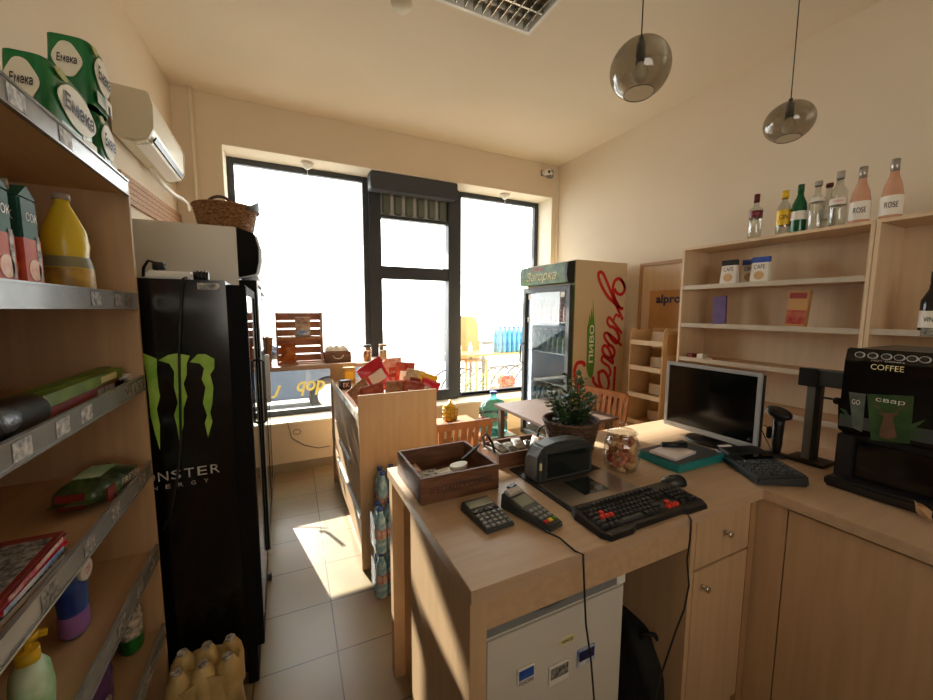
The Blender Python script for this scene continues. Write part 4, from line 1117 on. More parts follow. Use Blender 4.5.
# ================================================================== table and chairs by the window
tb = thing('cafe_table', 'brown slatted table top with steel legs between counter and beer fridge', 'table', (1.95, 2.45, 0))
MB().box(-0.32, 0.33, -0.40, 0.37, 0.725, 0.75).build('tabletop', 'tabledark', tb, 0.003)
for lx in (-0.27, 0.28):
    for ly in (-0.35, 0.32): MB().box(lx-0.02, lx+0.02, ly-0.02, ly+0.02, 0, 0.725).build('leg', 'tabledark', tb)
def slat_chair(lab, loc, rz, w=0.42, top=0.79):
    t = thing('slatted_chair', lab, 'chair', loc, rz, 'slatted wooden chairs')
    for s in (-1, 1):
        MB().bar((s*w/2, 0.22, 0), (s*w/2, -0.02, 0.45), 0.03, 0.022).bar((s*w/2, -0.02, 0.45), (s*w/2, -0.09, top), 0.03, 0.022).build('rear_leg', 'teak', t, 0.002)
        MB().bar((s*(w/2-0.03), -0.05, 0), (s*(w/2-0.03), 0.32, 0.43), 0.03, 0.022).build('front_leg', 'teak', t, 0.002)
    b = MB()
    for i in range(7): b.box(-w/2, w/2, -0.02+0.055*i, 0.02+0.055*i, 0.44, 0.455)
    b.build('seat', 'teak', t, 0.002)
    MB().bar((-w/2, -0.085, top-0.01), (w/2, -0.085, top-0.01), 0.024, 0.05).build('top_rail', 'teak', t, 0.003)
    MB().bar((-w/2, -0.04, 0.53), (w/2, -0.04, 0.53), 0.02, 0.035).build('lower_rail', 'teak', t, 0.003)
    b = MB()
    for i in range(7):
        x = -w/2+0.05+i*(w-0.1)/6
        b.bar((x, -0.042, 0.54), (x, -0.082, top-0.03), 0.032, 0.010)
    b.build('back_slats', 'teak', t)
    return t
p = at(458, 427, 'Y', 2.35)
slat_chair('slatted wooden chair behind the dark wooden box, back towards the counter', (1.12, 2.43, 0), 0.0, 0.42, p.z+0.02)
p = at(600, 402, 'X', 2.33)
slat_chair('slatted wooden chair between the table and the beer fridge', (2.42, 2.40, 0), 1.57+0.15, 0.42, 0.86)
# big aqua bottle
t = thing('water_cooler_bottle', 'large aqua water bottle standing on a stool beside the table', 'bottle', (1.73, 3.0, 0.43))
MB().lathe([(0.115, 0), (0.13, 0.02), (0.13, 0.10), (0.122, 0.12), (0.13, 0.14), (0.13, 0.22), (0.10, 0.29), (0.04, 0.325), (0.028, 0.335), (0.028, 0.37)], n=32).build('body', 'aqua', t)
MB().shell([(0.1315, 0.145), (0.1315, 0.17)], n=32).build('label', 'pink_foam', t)
MB().cyl((0, 0, 0.365), (0, 0, 0.385), 0.031, n=16).build('cap', 'blue_cap', t)
t = thing('stool', 'low wooden stool under the large aqua bottle', 'stool', (1.73, 3.0, 0))
MB().box(-0.16, 0.16, -0.16, 0.16, 0.40, 0.43).build('seat', 'teak', t, 0.004)
for sx in (-1, 1):
    for sy in (-1, 1): MB().box(sx*0.13-0.015, sx*0.13+0.015, sy*0.13-0.015, sy*0.13+0.015, 0, 0.40).build('leg', 'teak', t)
# yellow lantern basket on a stand by the sill
p = at(450, 420, 'Y', 3.3)
t = thing('yellow_lantern', 'yellow lattice lantern with a pointed lid in front of the window', 'lantern', (p.x, 3.3, p.z))
MB().lathe([(0.05, 0), (0.062, 0.01), (0.066, 0.12), (0.055, 0.135)], n=20).build('body', 'yellow', t)
b = MB()
for i in range(10):
    a = 2*math.pi*i/10; b.tube([(0.067*math.cos(a), 0.067*math.sin(a), 0.01), (0.071*math.cos(a), 0.071*math.sin(a), 0.12)], 0.004, 5)
for z in (0.04, 0.08, 0.115): b.tube([(0.070*math.cos(2*math.pi*i/20), 0.070*math.sin(2*math.pi*i/20), z) for i in range(20)], 0.004, 5, closed=True)
b.build('lattice', 'label_yellow', t)
MB().lathe([(0.07, 0.135), (0.04, 0.16), (0.015, 0.17), (0.008, 0.20)], n=16).build('lid', 'yellow', t)
t2 = thing('plant_stand', 'small wooden stand carrying the yellow lantern', 'stand', (p.x, 3.3, 0))
MB().box(-0.16, 0.22, -0.1, 0.1, p.z-0.02, p.z).build('top', 'teak', t2)
for lx in (-0.14, 0.20):
    for ly in (-0.08, 0.08): MB().box(lx-0.012, lx+0.012, ly-0.012, ly+0.012, 0, p.z-0.02).build('leg', 'teak', t2)

# ================================================================== beer fridge
BX0, BX1, BY0, BY1, BZ = 2.37, 3.075, 2.75, 3.50, 2.01
bf = thing('beer_fridge', 'tall beer fridge with glass door, green header and red script on its cream side', 'fridge', (BX0, BY0, 0))
def br(mb): return rel(bf, mb)
b = MB().box(BX0+0.055, BX1, BY0, BY0+0.03, 0.05, BZ).box(BX0+0.055, BX1, BY1-0.03, BY1, 0.05, BZ).box(BX1-0.03, BX1, BY0+0.03, BY1-0.03, 0.05, BZ).box(BX0+0.055, BX1-0.03, BY0+0.03, BY1-0.03, 1.79, BZ).box(BX0+0.055, BX1-0.03, BY0+0.03, BY1-0.03, 0.05, 0.22)
br(b).build('cabinet', 'fridge_cream', bf, 0.004)
br(MB().box(BX0+0.05, BX0+0.058, BY0-0.001, BY0+0.002, 0.05, BZ-0.005)).build('edge_strip', 'green_print', bf)
prof = [(BX0+0.05, 1.80), (BX0-0.03, 1.805), (BX0-0.045, 1.88), (BX0-0.03, 1.985), (BX0+0.05, 2.0)]
br(MB().prism(prof, (0, BY0, 0), X, Z, Y, 0.025)).build('header_cap', 'black', bf, 0.003)
br(MB().prism(prof, (0, BY1-0.025, 0), X, Z, Y, 0.025)).build('header_cap', 'black', bf, 0.003)
hd_ = br(MB().prism([(x-0.002, z) for x, z in prof], (0, BY0+0.025, 0), X, Z, Y, BY1-BY0-0.05)).build('header', 'header_green', bf)
text(bf, 'Загорка', (BX0-0.049, (BY0+BY1)/2, 1.875), -Y, Z, 0.48, 0.11, 'gold_print', shear=0.35)
text(bf, 'Пиво', (BX0-0.046, (BY0+BY1)/2+0.06, 1.955), -Y, Z, 0.18, 0.04, 'red_print', shear=0.35)
d = br(MB().box(BX0, BX0+0.05, BY0, BY0+0.05, 0.2, 1.78).box(BX0, BX0+0.05, BY1-0.05, BY1, 0.2, 1.78).box(BX0, BX0+0.05, BY0+0.05, BY1-0.05, 1.73, 1.78).box(BX0, BX0+0.05, BY0+0.05, BY1-0.05, 0.2, 0.26)).build('door', 'dgrey', bf, 0.003)
br(MB().box(BX0+0.02, BX0+0.026, BY0+0.045, BY1-0.045, 0.255, 1.735)).build('door_glass', 'bglass', d)
br(MB().tube([(BX0, BY1-0.03, 0.98), (BX0-0.04, BY1-0.03, 1.0), (BX0-0.04, BY1-0.03, 1.18), (BX0, BY1-0.03, 1.20)], 0.009)).build('door_handle', 'dgrey', d)
for yy, zz_ in ((BY0+0.12, 1.70), (BY1-0.11, 1.69), (BY1-0.10, 1.45)):
    br(MB().box(BX0+0.017, BX0+0.019, yy-0.03, yy+0.03, zz_-0.025, zz_+0.025)).build('sticker', 'label_white', d)
br(MB().box(BX0+0.07, BX0+0.085, BY0+0.05, BY0+0.06, 0.3, 1.72).box(BX0+0.07, BX0+0.085, BY1-0.06, BY1-0.05, 0.3, 1.72)).build('led_strip', 'led', bf)
for k in range(4): br(MB().box(BX0+0.07, BX1-0.04, BY0+0.04, BY1-0.04, 0.50+0.31*k, 0.508+0.31*k)).build('wire_shelf', 'alu', bf)
br(MB().box(BX0+0.03, BX1, BY0+0.01, BY1-0.01, 0.0, 0.05)).build('plinth', 'black', bf)
br(MB().box(BX1-0.034, BX1-0.031, BY0+0.032, BY1-0.032, 0.221, 1.789).box(BX0+0.06, BX1-0.034, BY0+0.031, BY0+0.034, 0.221, 1.789).box(BX0+0.06, BX1-0.034, BY1-0.034, BY1-0.031, 0.221, 1.789)).build('liner', 'liner', bf)
c0 = None
for k, mm in ((0, 'aqua_solid'), (2, 'header_green'), (3, 'pink_foam')):
    base = None
    for j in range(8):
        for i in range(2):
            loc = (BX0+0.11+0.08*i, BY0+0.09+0.08*j, 0.509+0.31*k)
            if base is None:
                base = thing('beer_bottle', {'aqua_solid': 'pale bottle on the low shelf inside the beer fridge', 'header_green': 'green bottle on the third shelf inside the beer fridge', 'pink_foam': 'pink and white can-shaped bottle on the top shelf inside the beer fridge'}[mm], 'bottle', loc, 0, 'bottles inside the beer fridge, shelf of ' + mm.replace('_', ' '))
                MB().lathe([(0.028, 0), (0.031, 0.006), (0.031, 0.13), (0.013, 0.18), (0.013, 0.225)], n=12).build('body', mm, base)
                MB().cyl((0, 0, 0.225), (0, 0, 0.232), 0.015, n=10).build('cap', 'gold_print', base)
                base['group'] = {'aqua_solid': 'pale bottles in the beer fridge', 'header_green': 'green bottles in the beer fridge', 'pink_foam': 'top shelf bottles in the beer fridge'}[mm]
            else: dup(base, loc, base['label'])
# side artwork
def s1(x, y): return at(560+x/3.889, 250+y/3.889, 'Y', BY0-0.0005)
def smooth(pts, n=6):
    out = []
    P = [pts[0]]+list(pts)+[pts[-1]]
    for i in range(1, len(P)-2):
        p0, p1, p2, p3 = [Vector((a[0], a[1])) for a in P[i-1:i+3]]
        for k in range(n):
            s = k/n
            out.append(0.5*((2*p1)+(p2-p0)*s+(2*p0-5*p1+4*p2-p3)*s*s+(3*p1-p0-3*p2+p3)*s**3))
    out.append(Vector((pts[-1][0], pts[-1][1])))
    return [(q.x, q.y) for q in out]
strokes = [
 ([(98,452),(88,438),(68,440),(57,465),(60,500),(72,540),(80,556)], 9),
 ([(128,492),(132,515),(150,535),(162,556),(166,570)], 8),
 ([(150,470),(152,510),(165,540),(182,545),(190,520),(184,490),(168,470),(152,476)], 8),
 ([(184,500),(196,478),(190,455),(178,445)], 7),
 ([(178,445),(162,430),(168,412),(186,425),(206,440),(200,410)], 7),
 ([(200,410),(186,380),(172,372),(165,390),(180,415),(204,418),(212,395),(202,375),(184,368)], 8),
 ([(196,372),(178,350),(172,330),(188,325),(240,372)], 7),
 ([(188,325),(200,345),(218,362),(230,345),(222,318),(206,300),(196,300)], 8),
 ([(196,300),(184,282),(190,262),(206,278),(240,325)], 7),
 ([(206,278),(218,252),(232,262)], 6),
 ([(244,272),(232,245),(210,195),(185,130),(166,90),(152,88),(150,105),(160,135),(182,175),(210,205),(232,225),(246,228)], 8),
 ([(232,225),(214,190),(206,150),(214,120),(230,112),(246,130),(252,152),(240,172),(222,168),(212,150)], 8),
 ([(252,152),(248,130),(236,112)], 6),
 ([(214,452),(210,520),(206,590),(210,620),(206,645),(194,655),(184,635),(186,600),(196,575)], 8),
 ([(166,570),(185,575),(205,590),(216,612),(214,640)], 7)]
for pts, w in strokes:
    q = [s1(*c) for c in smooth(pts)]
    wm = w/3.889/FPX*2.9*2.1
    br(MB().ribbon(q, wm, -Y, 0.001)).build('script_stroke', 'red_print', bf)
gp = [(103,460),(106,300),(112,280),(114,250),(118,268),(122,225),(126,260),(129,188),(132,260),(136,300),(136,380),(134,440),(128,485),(120,500),(110,490)]
pts = [s1(*c) for c in gp]
br(MB().prism([(p_.x, p_.z) for p_ in pts], (0, BY0, 0), X, Z, -Y, 0.0009)).build('green_splash', 'green_print', bf)
p = s1(121, 365)
text(bf, 'ПИВО', (p.x, BY0-0.003, p.z), Z, -X, 0.36, 0.055, 'oval', bold=0.03)

# ================================================================== right wall: board, carton stand, wall shelves
p0, p1 = at(641, 264, 'X', XR-0.03), at(683, 262, 'X', XR-0.03)
bd = thing('wall_panel', 'pale wooden panel with a darker frame on the right wall behind the carton stand', 'panel', (XR-0.03, 2.3, 0.3))
ya, yb, zt_ = 1.9, p0.y, p0.z-0.3
MB().box(0, 0.028, ya-2.3, yb-2.3-0.03, 0, zt_-0.03).build('board', 'wood_pale', bd)
MB().box(-0.015, 0.028, yb-2.3-0.03, yb-2.3, 0, zt_).box(-0.015, 0.028, ya-2.3, yb-2.3-0.03, zt_-0.03, zt_).build('frame', 'wood_edge', bd, 0.002)
q0, q1, q2 = at(650, 291, 'X', XR-0.06), at(685, 291, 'X', XR-0.06), at(650, 332, 'X', XR-0.06)
al = thing('printed_carton', 'orange-brown carton panel with dark blue lettering on the right wall', 'carton', (XR-0.06, 2.2, 1.35))
MB().box(0, 0.025, 1.98-2.2, q0.y-2.2, 0, q0.z-1.35).build('carton_panel', 'cardboard', al, 0.002)
pt = at(668, 300, 'X', XR-0.062)
text(al, 'alpro', pt, -Y, Z, abs(at(656, 300, 'X', XR-0.062).y-at(681, 300, 'X', XR-0.062).y), 0.10, 'navy', bold=0.03)
cs = thing('cardboard_display', 'cardboard display stand with four shelves left of the wall shelves', 'display stand', (2.75, 2.07, 0))
def cr_(mb): return rel(cs, mb)
CT = 1.37
b = MB().box(2.75, 3.03, 2.07, 2.08, 0, CT).box(2.75, 3.03, 2.385, 2.395, 0, CT).box(3.02, 3.03, 2.08, 2.385, 0, CT+0.03)
cr_(b).build('side_walls', 'card_in', cs)
cr_(MB().prism([(2.75, CT), (2.78, CT+0.04), (2.84, CT+0.015), (3.03, CT+0.02), (3.03, CT)], (0, 2.07, 0), X, Z, Y, 0.01)).build('top_flap', 'card_in', cs)
cr_(MB().prism([(2.75, CT), (2.78, CT+0.04), (2.84, CT+0.015), (3.03, CT+0.02), (3.03, CT)], (0, 2.385, 0), X, Z, Y, 0.01)).build('top_flap', 'card_in', cs)
for y_ in (342, 368, 396, 424):
    z = at(646, y_+1, 'X', 2.75).z
    f = cr_(MB().box(2.755, 3.02, 2.08, 2.385, z-0.005, z)).build('shelf', 'cardboard', cs)
    cr_(MB().box(2.748, 2.755, 2.08, 2.385, z-0.02, z+0.02)).build('front_lip', 'wood_pale', f)
    cr_(MB().box(2.9, 2.902, 2.15, 2.30, z-0.05, z+0.09)).build('paper_tab', 'wood_pale', cs)
pa = at(675, 348, 'Y', 2.069)
text(cs, 'alpro', (pa.x, 2.068, pa.z), X, Z, 0.11, 0.05, 'navy', bold=0.03)
cr_(MB().box(2.80, 3.02, 2.066, 2.07, 1.19, CT-0.01)).build('side_print', 'cardboard', cs)

WSX, WSB = 2.72, 3.02
def wall_unit(y0, y1, levels, lab):
    t = thing('wall_shelf_unit', lab, 'wall shelf', (WSX, y0, 0))
    def r_(mb): return rel(t, mb)
    zb, zt2 = 0.62, 2.012
    r_(MB().box(WSX, WSB, y1-0.018, y1, zb, zt2-0.018)).build('side_panel', 'wood_pale', t, 0.001)
    r_(MB().box(WSX, WSB, y0, y0+0.018, zb, zt2-0.018)).build('side_panel', 'wood_pale', t, 0.001)
    r_(MB().box(WSX, WSB, y0, y1, zt2-0.018, zt2)).build('top_panel', 'wood_pale', t, 0.001)
    r_(MB().box(WSB-0.008, WSB, y0+0.018, y1-0.018, zb, zt2-0.018)).build('back_panel', 'wood_pale', t)
    for z in levels:
        s = r_(MB().box(WSX+0.012, WSB-0.008, y0+0.018, y1-0.018, z-0.018, z)).build('shelf_board', 'wood_y', t)
        r_(MB().box(WSX+0.006, WSX+0.012, y0+0.018, y1-0.018, z-0.020, z+0.010)).build('price_rail', 'rail_bright', t)
    r_(MB().box(WSB, XR, y0+0.1, y0+0.14, 1.9, 1.95).box(WSB, XR, y1-0.14, y1-0.1, 1.9, 1.95)).build('wall_bracket', 'alu', t)
    return t
u1 = wall_unit(0.895, 1.93, (1.728, 1.452, 1.20, 0.93), 'pale beech wall shelf unit holding coffee bags and chocolate')
u2 = wall_unit(0.0, 0.893, (1.455, 0.93), 'second wall shelf unit at the right edge, holding a dark bottle')
rel(u2, MB().box(WSX+0.002, WSX+0.005, 0.62, 0.70, 1.437, 1.475)).build('price_tag', 'tag', u2)

def spot(px, py, xx, z=None):
    return at(px, py, 'X', xx)
# bottles on top of the units
def bottle(px, lab, prof, body, cap, caprange, lab_m, labrange, txt=None, tm='ink', x=2.80):
    p = at(px, 225, 'X', x)
    t = thing('bottle', lab, 'bottle', (x, p.y, 2.013), 0, None)
    MB().lathe(prof, n=24).build('body', body, t)
    c0, c1, cr2 = caprange
    MB().cyl((0, 0, c0), (0, 0, c1), cr2, n=18).build('cap', cap, t)
    if lab_m:
        a, b_ = labrange
        def rad(z):
            for (r1, z1), (r2, z2) in zip(prof, prof[1:]):
                if z1 <= z <= z2 and z2 > z1: return r1+(r2-r1)*(z-z1)/(z2-z1)
            return prof[0][0]
        MB().shell([(rad(a)+0.0012, a), (rad((a+b_)/2)+0.0012, (a+b_)/2), (rad(b_)+0.0012, b_)], n=24).build('label', lab_m, t)
        if txt:
            rr = rad((a+b_)/2)+0.0035
            dirn = Vector((-math.cos(0.34), -math.sin(0.34)*0.9, 0)).normalized()
            dv = (CAM-Vector((x, p.y, 2.03))); dv.z = 0; dv.normalize()
            rt = Z.cross(dv)
            text(t, txt, Vector((0, 0, (a+b_)/2))+dv*rr, rt, Z, rr*1.1, (b_-a)*0.3, tm, world=False)
    return t
std = [(0.034, 0), (0.037, 0.006), (0.037, 0.15), (0.030, 0.175), (0.014, 0.205), (0.014, 0.25)]
vod = [(0.032, 0), (0.036, 0.006), (0.034, 0.10), (0.037, 0.19), (0.020, 0.205), (0.015, 0.215), (0.015, 0.235)]
bottle(755, 'clear spirit bottle with a pink label and maroon cap, leftmost on the shelf top', vod, 'clear', 'cap_dark', (0.235, 0.285, 0.016), 'cap_dark', (0.135, 0.18), 'VODKA', 'label_pink')
bottle(783, 'clear gin bottle with yellow label and yellow cap', [(0.032, 0), (0.036, 0.006), (0.036, 0.155), (0.030, 0.18), (0.016, 0.20), (0.015, 0.22)], 'clear', 'yellow', (0.22, 0.265, 0.018), 'yellow', (0.06, 0.15), 'GIN', 'cap_dark')
bottle(798, 'dark green bottle with a white diamond label', [(0.036, 0), (0.038, 0.006), (0.038, 0.12), (0.034, 0.17), (0.018, 0.21), (0.014, 0.235)], 'greenglass', 'greenglass', (0.235, 0.28, 0.016), 'label_white', (0.075, 0.125), None)
bottle(815, 'clear bottle with a pale label and dark cap, fourth on the shelf top', std, 'clear', 'wine_grey', (0.25, 0.275, 0.018), 'label_white', (0.16, 0.185), None)
bottle(826, 'small clear bottle half hidden between two larger clear bottles', std, 'clear', 'cap_dark', (0.25, 0.27, 0.017), 'label_white', (0.07, 0.12), None, x=2.88)
bottle(836, 'tall clear bottle with a red and white badge left of the rosé bottles', [(0.032, 0), (0.036, 0.006), (0.036, 0.19), (0.018, 0.225), (0.015, 0.26)], 'clear', 'wine_grey', (0.26, 0.30, 0.017), 'label_white', (0.12, 0.155), 'VODKA', 'red_print')
rosep = [(0.038, 0), (0.041, 0.006), (0.040, 0.12), (0.032, 0.17), (0.018, 0.215), (0.014, 0.25)]
bottle(858, 'rosé bottle with white label, left one of the two', rosep, 'rose', 'cap_silver', (0.235, 0.295, 0.0165), 'label_white', (0.02, 0.115), 'ROSE')
bottle(889, 'rosé bottle with white label, right one standing above the unit joint', rosep, 'rose', 'cap_silver', (0.235, 0.295, 0.0165), 'label_white', (0.02, 0.115), 'ROSE')
t = bottle(930, 'dark bottle with a white label standing in the right wall unit', [(0.036, 0), (0.039, 0.006), (0.039, 0.15), (0.018, 0.20), (0.014, 0.24)], 'blackglass', 'black', (0.24, 0.285, 0.016), 'label_white', (0.02, 0.10), 'VINO', x=2.80)
t.location.z = 1.456; t.location.y = at(930, 325, 'X', 2.80).y

def coffee_bag(px, py, col, lab, cx=2.79):
    p = at(px, py, 'X', cx)
    t = thing('coffee_bag', lab, 'coffee bag', (cx, p.y, 1.729), -math.pi/2+0.1, 'coffee bags on the top wall shelf')
    b = MB().add([(-0.052, -0.03, 0), (0.052, -0.03, 0), (0.052, 0.03, 0), (-0.052, 0.03, 0), (-0.048, -0.010, 0.145), (0.048, -0.010, 0.145), (0.048, 0.010, 0.145), (-0.048, 0.010, 0.145)], [(0, 1, 2, 3), (4, 5, 6, 7), (0, 1, 5, 4), (1, 2, 6, 5), (2, 3, 7, 6), (3, 0, 4, 7)])
    b.build('bag', 'label_white', t, 0.005)
    MB().box(-0.049, 0.049, -0.013, 0.013, 0.130, 0.168).build('top_fold', col, t, 0.002)
    MB().cyl((0, -0.024, 0.05), (0, -0.0285, 0.05), 0.027, n=18).build('round_label', 'card_in', t)
    text(t, 'CAFE', (0, -0.0205, 0.105), X, Z, 0.062, 0.026, 'ink', world=False, depth=0.004)
coffee_bag(729, 284, 'black', 'white coffee bag with a black top, left of the two blue ones')
coffee_bag(750, 282, 'blue_cap', 'white coffee bag with a blue top, half hidden behind the right one', 2.865)
coffee_bag(760, 281, 'blue_cap', 'white coffee bag with a blue top, rightmost of the three')
p = at(717, 322, 'X', 2.82)
t = thing('chocolate_bar', 'purple chocolate bar leaning on the middle wall shelf', 'chocolate', (2.86, p.y, 1.453), 0)
MB().cbox((-0.02, 0, 0.104), (0.014, 0.095, 0.20), ry=0.12, rx=-0.10).build('wrapper', 'purple', t, 0.003)
p = at(795, 325, 'X', 2.82)
t = thing('biscuit_box', 'brown and red biscuit box standing on the middle wall shelf', 'box', (2.84, p.y, 1.456), 0)
MB().cbox((0, 0, 0.112), (0.032, 0.105, 0.215), ry=0.06, rx=0.03).build('carton', 'cardboard', t, 0.002)
MB().cbox((-0.0195, 0, 0.06), (0.002, 0.095, 0.085), ry=0.06, rx=0.03).build('picture_print', 'red_bean', t)
MB().cbox((-0.0125, 0, 0.19), (0.002, 0.085, 0.035), ry=0.06, rx=0.03).build('top_print', 'redbox', t)
for i, px in enumerate((692, 702, 712)):
    p = at(px, 356, 'X', 2.80)
    t = thing('chocolate_box', ['small brown box at the left end of the third wall shelf', 'small white and brown box second from the left on the third wall shelf', 'flat brown packet right of the small boxes on the third wall shelf'][i], 'box', (2.80, p.y, 1.196), 0)
    MB().box(-0.03, 0.03, -0.022, 0.022, 0, (0.035, 0.04, 0.022)[i]).build('carton', ('redbox', 'label_white', 'wood_edge')[i], t, 0.002)

# ================================================================== the counter
CTZ = 0.90
ct = thing('counter_worktop', 'L-shaped beech worktop of the shop counter', 'worktop', (0.375, 0.74, CTZ))
poly = [(0.375, 0.74), (1.575, 0.74), (1.575, -0.6), (2.32, -0.6), (2.32, 1.52), (0.375, 1.52)]
rel(ct, MB().prism(poly, (0, 0, CTZ-0.038), X, Y, Z, 0.038)).build('worktop', 'wood_top', ct, 0.002)
UB = CTZ-0.0385
fc = thing('counter', 'beech end panel and back board carrying the counter on the left', 'counter', (0.38, 0.76, 0))
def fr_(mb): return rel(fc, mb)
fr_(MB().box(0.379, 0.425, 0.755, 1.22, 0, UB)).build('end_panel', 'wood', fc, 0.001)
fr_(MB().box(0.424, 0.44, 1.22, 1.455, 0, UB)).build('corner_panel', 'wood', fc, 0.001)
fr_(MB().box(0.377, 2.30, 1.455, 1.495, 0, UB)).build('back_board', 'wood', fc)
fr_(MB().box(0.426, 1.215, 0.775, 0.795, 0.752, UB)).build('apron', 'wood_y', fc)
fr_(MB().box(0.426, 0.44, 0.80, 1.219, 0, 0.765)).build('inner_panel', 'wood', fc)
# drawer cabinet
dc = thing('drawer_cabinet', 'beech cabinet with one drawer and one door under the counter corner', 'cabinet', (1.22, 0.78, 0))
def dr(mb): return rel(dc, mb)
dr(MB().box(1.212, 1.232, 0.765, 1.45, 0.0, UB).box(1.232, 1.572, 0.785, 1.45, 0, UB)).build('body', 'wood', dc)
d = dr(MB().box(1.236, 1.550, 0.765, 0.784, 0.668, UB-0.006)).build('drawer', 'wood', dc, 0.002)
pk = at(732, 541, 'Y', 0.75)
dr(MB().cyl((1.395, 0.765, 0.77), (1.395, 0.748, 0.77), 0.006, n=10).cyl((1.395, 0.748, 0.77), (1.395, 0.738, 0.77), 0.011, n=14)).build('knob', 'chrome', d)
d = dr(MB().box(1.236, 1.550, 0.765, 0.784, 0.06, 0.660)).build('door', 'wood', dc, 0.002)
dr(MB().cyl((1.285, 0.765, 0.60), (1.285, 0.748, 0.60), 0.006, n=10).cyl((1.285, 0.748, 0.60), (1.285, 0.738, 0.60), 0.011, n=14)).build('knob', 'chrome', d)
dr(MB().box(1.554, 1.590, 0.765, 0.784, 0.0, UB)).build('filler_strip', 'wood_edge', dc)
rc = thing('counter_cabinet', 'beech cabinet run with large flat doors at the right under the coffee machine', 'cabinet', (1.60, -0.6, 0))
def rr_(mb): return rel(rc, mb)
rr_(MB().box(1.615, 2.30, -0.59, 1.45, 0.0, UB)).build('carcass', 'wood', rc)
rr_(MB().box(1.597, 1.615, 0.672, 0.784, 0.0, UB)).build('filler_panel', 'wood', rc, 0.001)
rr_(MB().box(1.597, 1.615, 0.06, 0.668, 0.02, UB-0.012)).build('door', 'wood', rc, 0.001)
rr_(MB().box(1.597, 1.615, -0.58, 0.056, 0.02, UB-0.012)).build('door', 'wood', rc, 0.001)

# mini fridge under the counter
F0, F1, FY, FZ = 0.462, 0.985, 0.83, 0.715
mi = thing('mini_fridge', 'white mini fridge with magnets under the counter', 'fridge', (F0, FY, 0))
def mm_(mb): return rel(mi, mb)
mm_(MB().box(F0, F1, FY+0.05, 1.36, 0.02, FZ)).build('cabinet', 'fridge_white', mi, 0.008)
d = mm_(MB().box(F0, F1, FY, FY+0.045, 0.03, FZ-0.050)).build('door', 'fridge_white', mi, 0.008)
wv = [(0, 0.0)]
for i in range(21):
    a = i/20; wv.append((a*(F1-F0), 0.048+0.0-0.030*math.exp(-((a-0.42)/0.16)**2)))
wv.append((F1-F0, 0.0))
mm_(MB().prism(wv, (F0, FY+0.004, FZ-0.052), X, Z, Y, 0.04)).build('grip_rail', 'grey', d, 0.002)
mm_(MB().box(F0+0.01, F1-0.01, FY+0.03, FY+0.04, FZ-0.055, FZ-0.006)).build('control_strip', 'dgrey', mi)
mm_(MB().box(F1-0.035, F1, FY-0.002, FY+0.046, FZ-0.05, FZ+0.002)).build('hinge_cover', 'white', mi, 0.004)
for fx_ in (F0+0.04, F1-0.04): mm_(MB().cyl((fx_, FY+0.08, 0), (fx_, FY+0.08, 0.03), 0.015, n=12)).build('foot', 'black', mi)
p = at(567, 640, 'Y', FY)
mm_(MB().prism([(0.034*math.cos(2*math.pi*i/24), 0.013*math.sin(2*math.pi*i/24)) for i in range(24)], (p.x, FY-0.001, p.z), X, Z, Y, 0.002)).build('badge', 'gold_print', mi)
text(mi, 'WHITE', (p.x, FY-0.0015, p.z), X, Z, 0.042, 0.011, 'ink')
def magnet(px, py, w, h, lab, m, m2, rz=0.0):
    p = at(px, py, 'Y', FY)
    t = thing('fridge_magnet', lab, 'magnet', (p.x, FY-0.004, p.z), 0, None)
    MB().cbox((0, 0, 0), (w, 0.006, h), ry=rz).build('plate', m, t, 0.001)
    MB().cbox((0, -0.004, h*0.12), (w*0.86, 0.002, h*0.55), ry=rz).build('picture', m2, t)
    return t
magnet(558, 671, 0.075, 0.062, 'rectangular fridge magnet with a dark building picture, middle one', 'label_white', 'tag')
magnet(585, 654, 0.070, 0.055, 'rectangular fridge magnet with blue mountains, rightmost', 'blue', 'navy')
t = magnet(525, 673, 0.058, 0.05, 'white fridge magnet with a blue fish arch, leftmost', 'label_white', 'oxi_blue')
text(t, 'ПОМОРИЕ', (0, -0.0045, -0.018), X, Z, 0.05, 0.012, 'ink', world=False)

# dark bag under the counter
t = thing('black_bag', 'crumpled black bag on the floor beside the mini fridge', 'bag', (1.20, 0.97, 0))
def bagf(a, c):
    th = a*2*math.pi
    r = 0.16*math.cos(c*math.pi/2)**0.55*(1+0.10*math.sin(3*th+4*c)+0.06*math.sin(7*th+11*c)) if c < 0.999 else 0.0
    return (r*math.cos(th)*0.62, r*math.sin(th), 0.36*math.sin(c*math.pi/2)*(1-0.12*math.cos(th+1)*(1-c)))
b = MB().grid(bagf, 48, 20)
b.v = [Vector((p.x, p.y, max(p.z, 0))) for p in b.v]
b.build('body', 'black_matte', t)
MB().tube([(-0.03, -0.06, 0.32), (-0.04, -0.09, 0.37), (0.0, -0.10, 0.36), (0.04, -0.10, 0.30), (0.05, -0.10, 0.26)], 0.008).build('strap', 'black_matte', t)

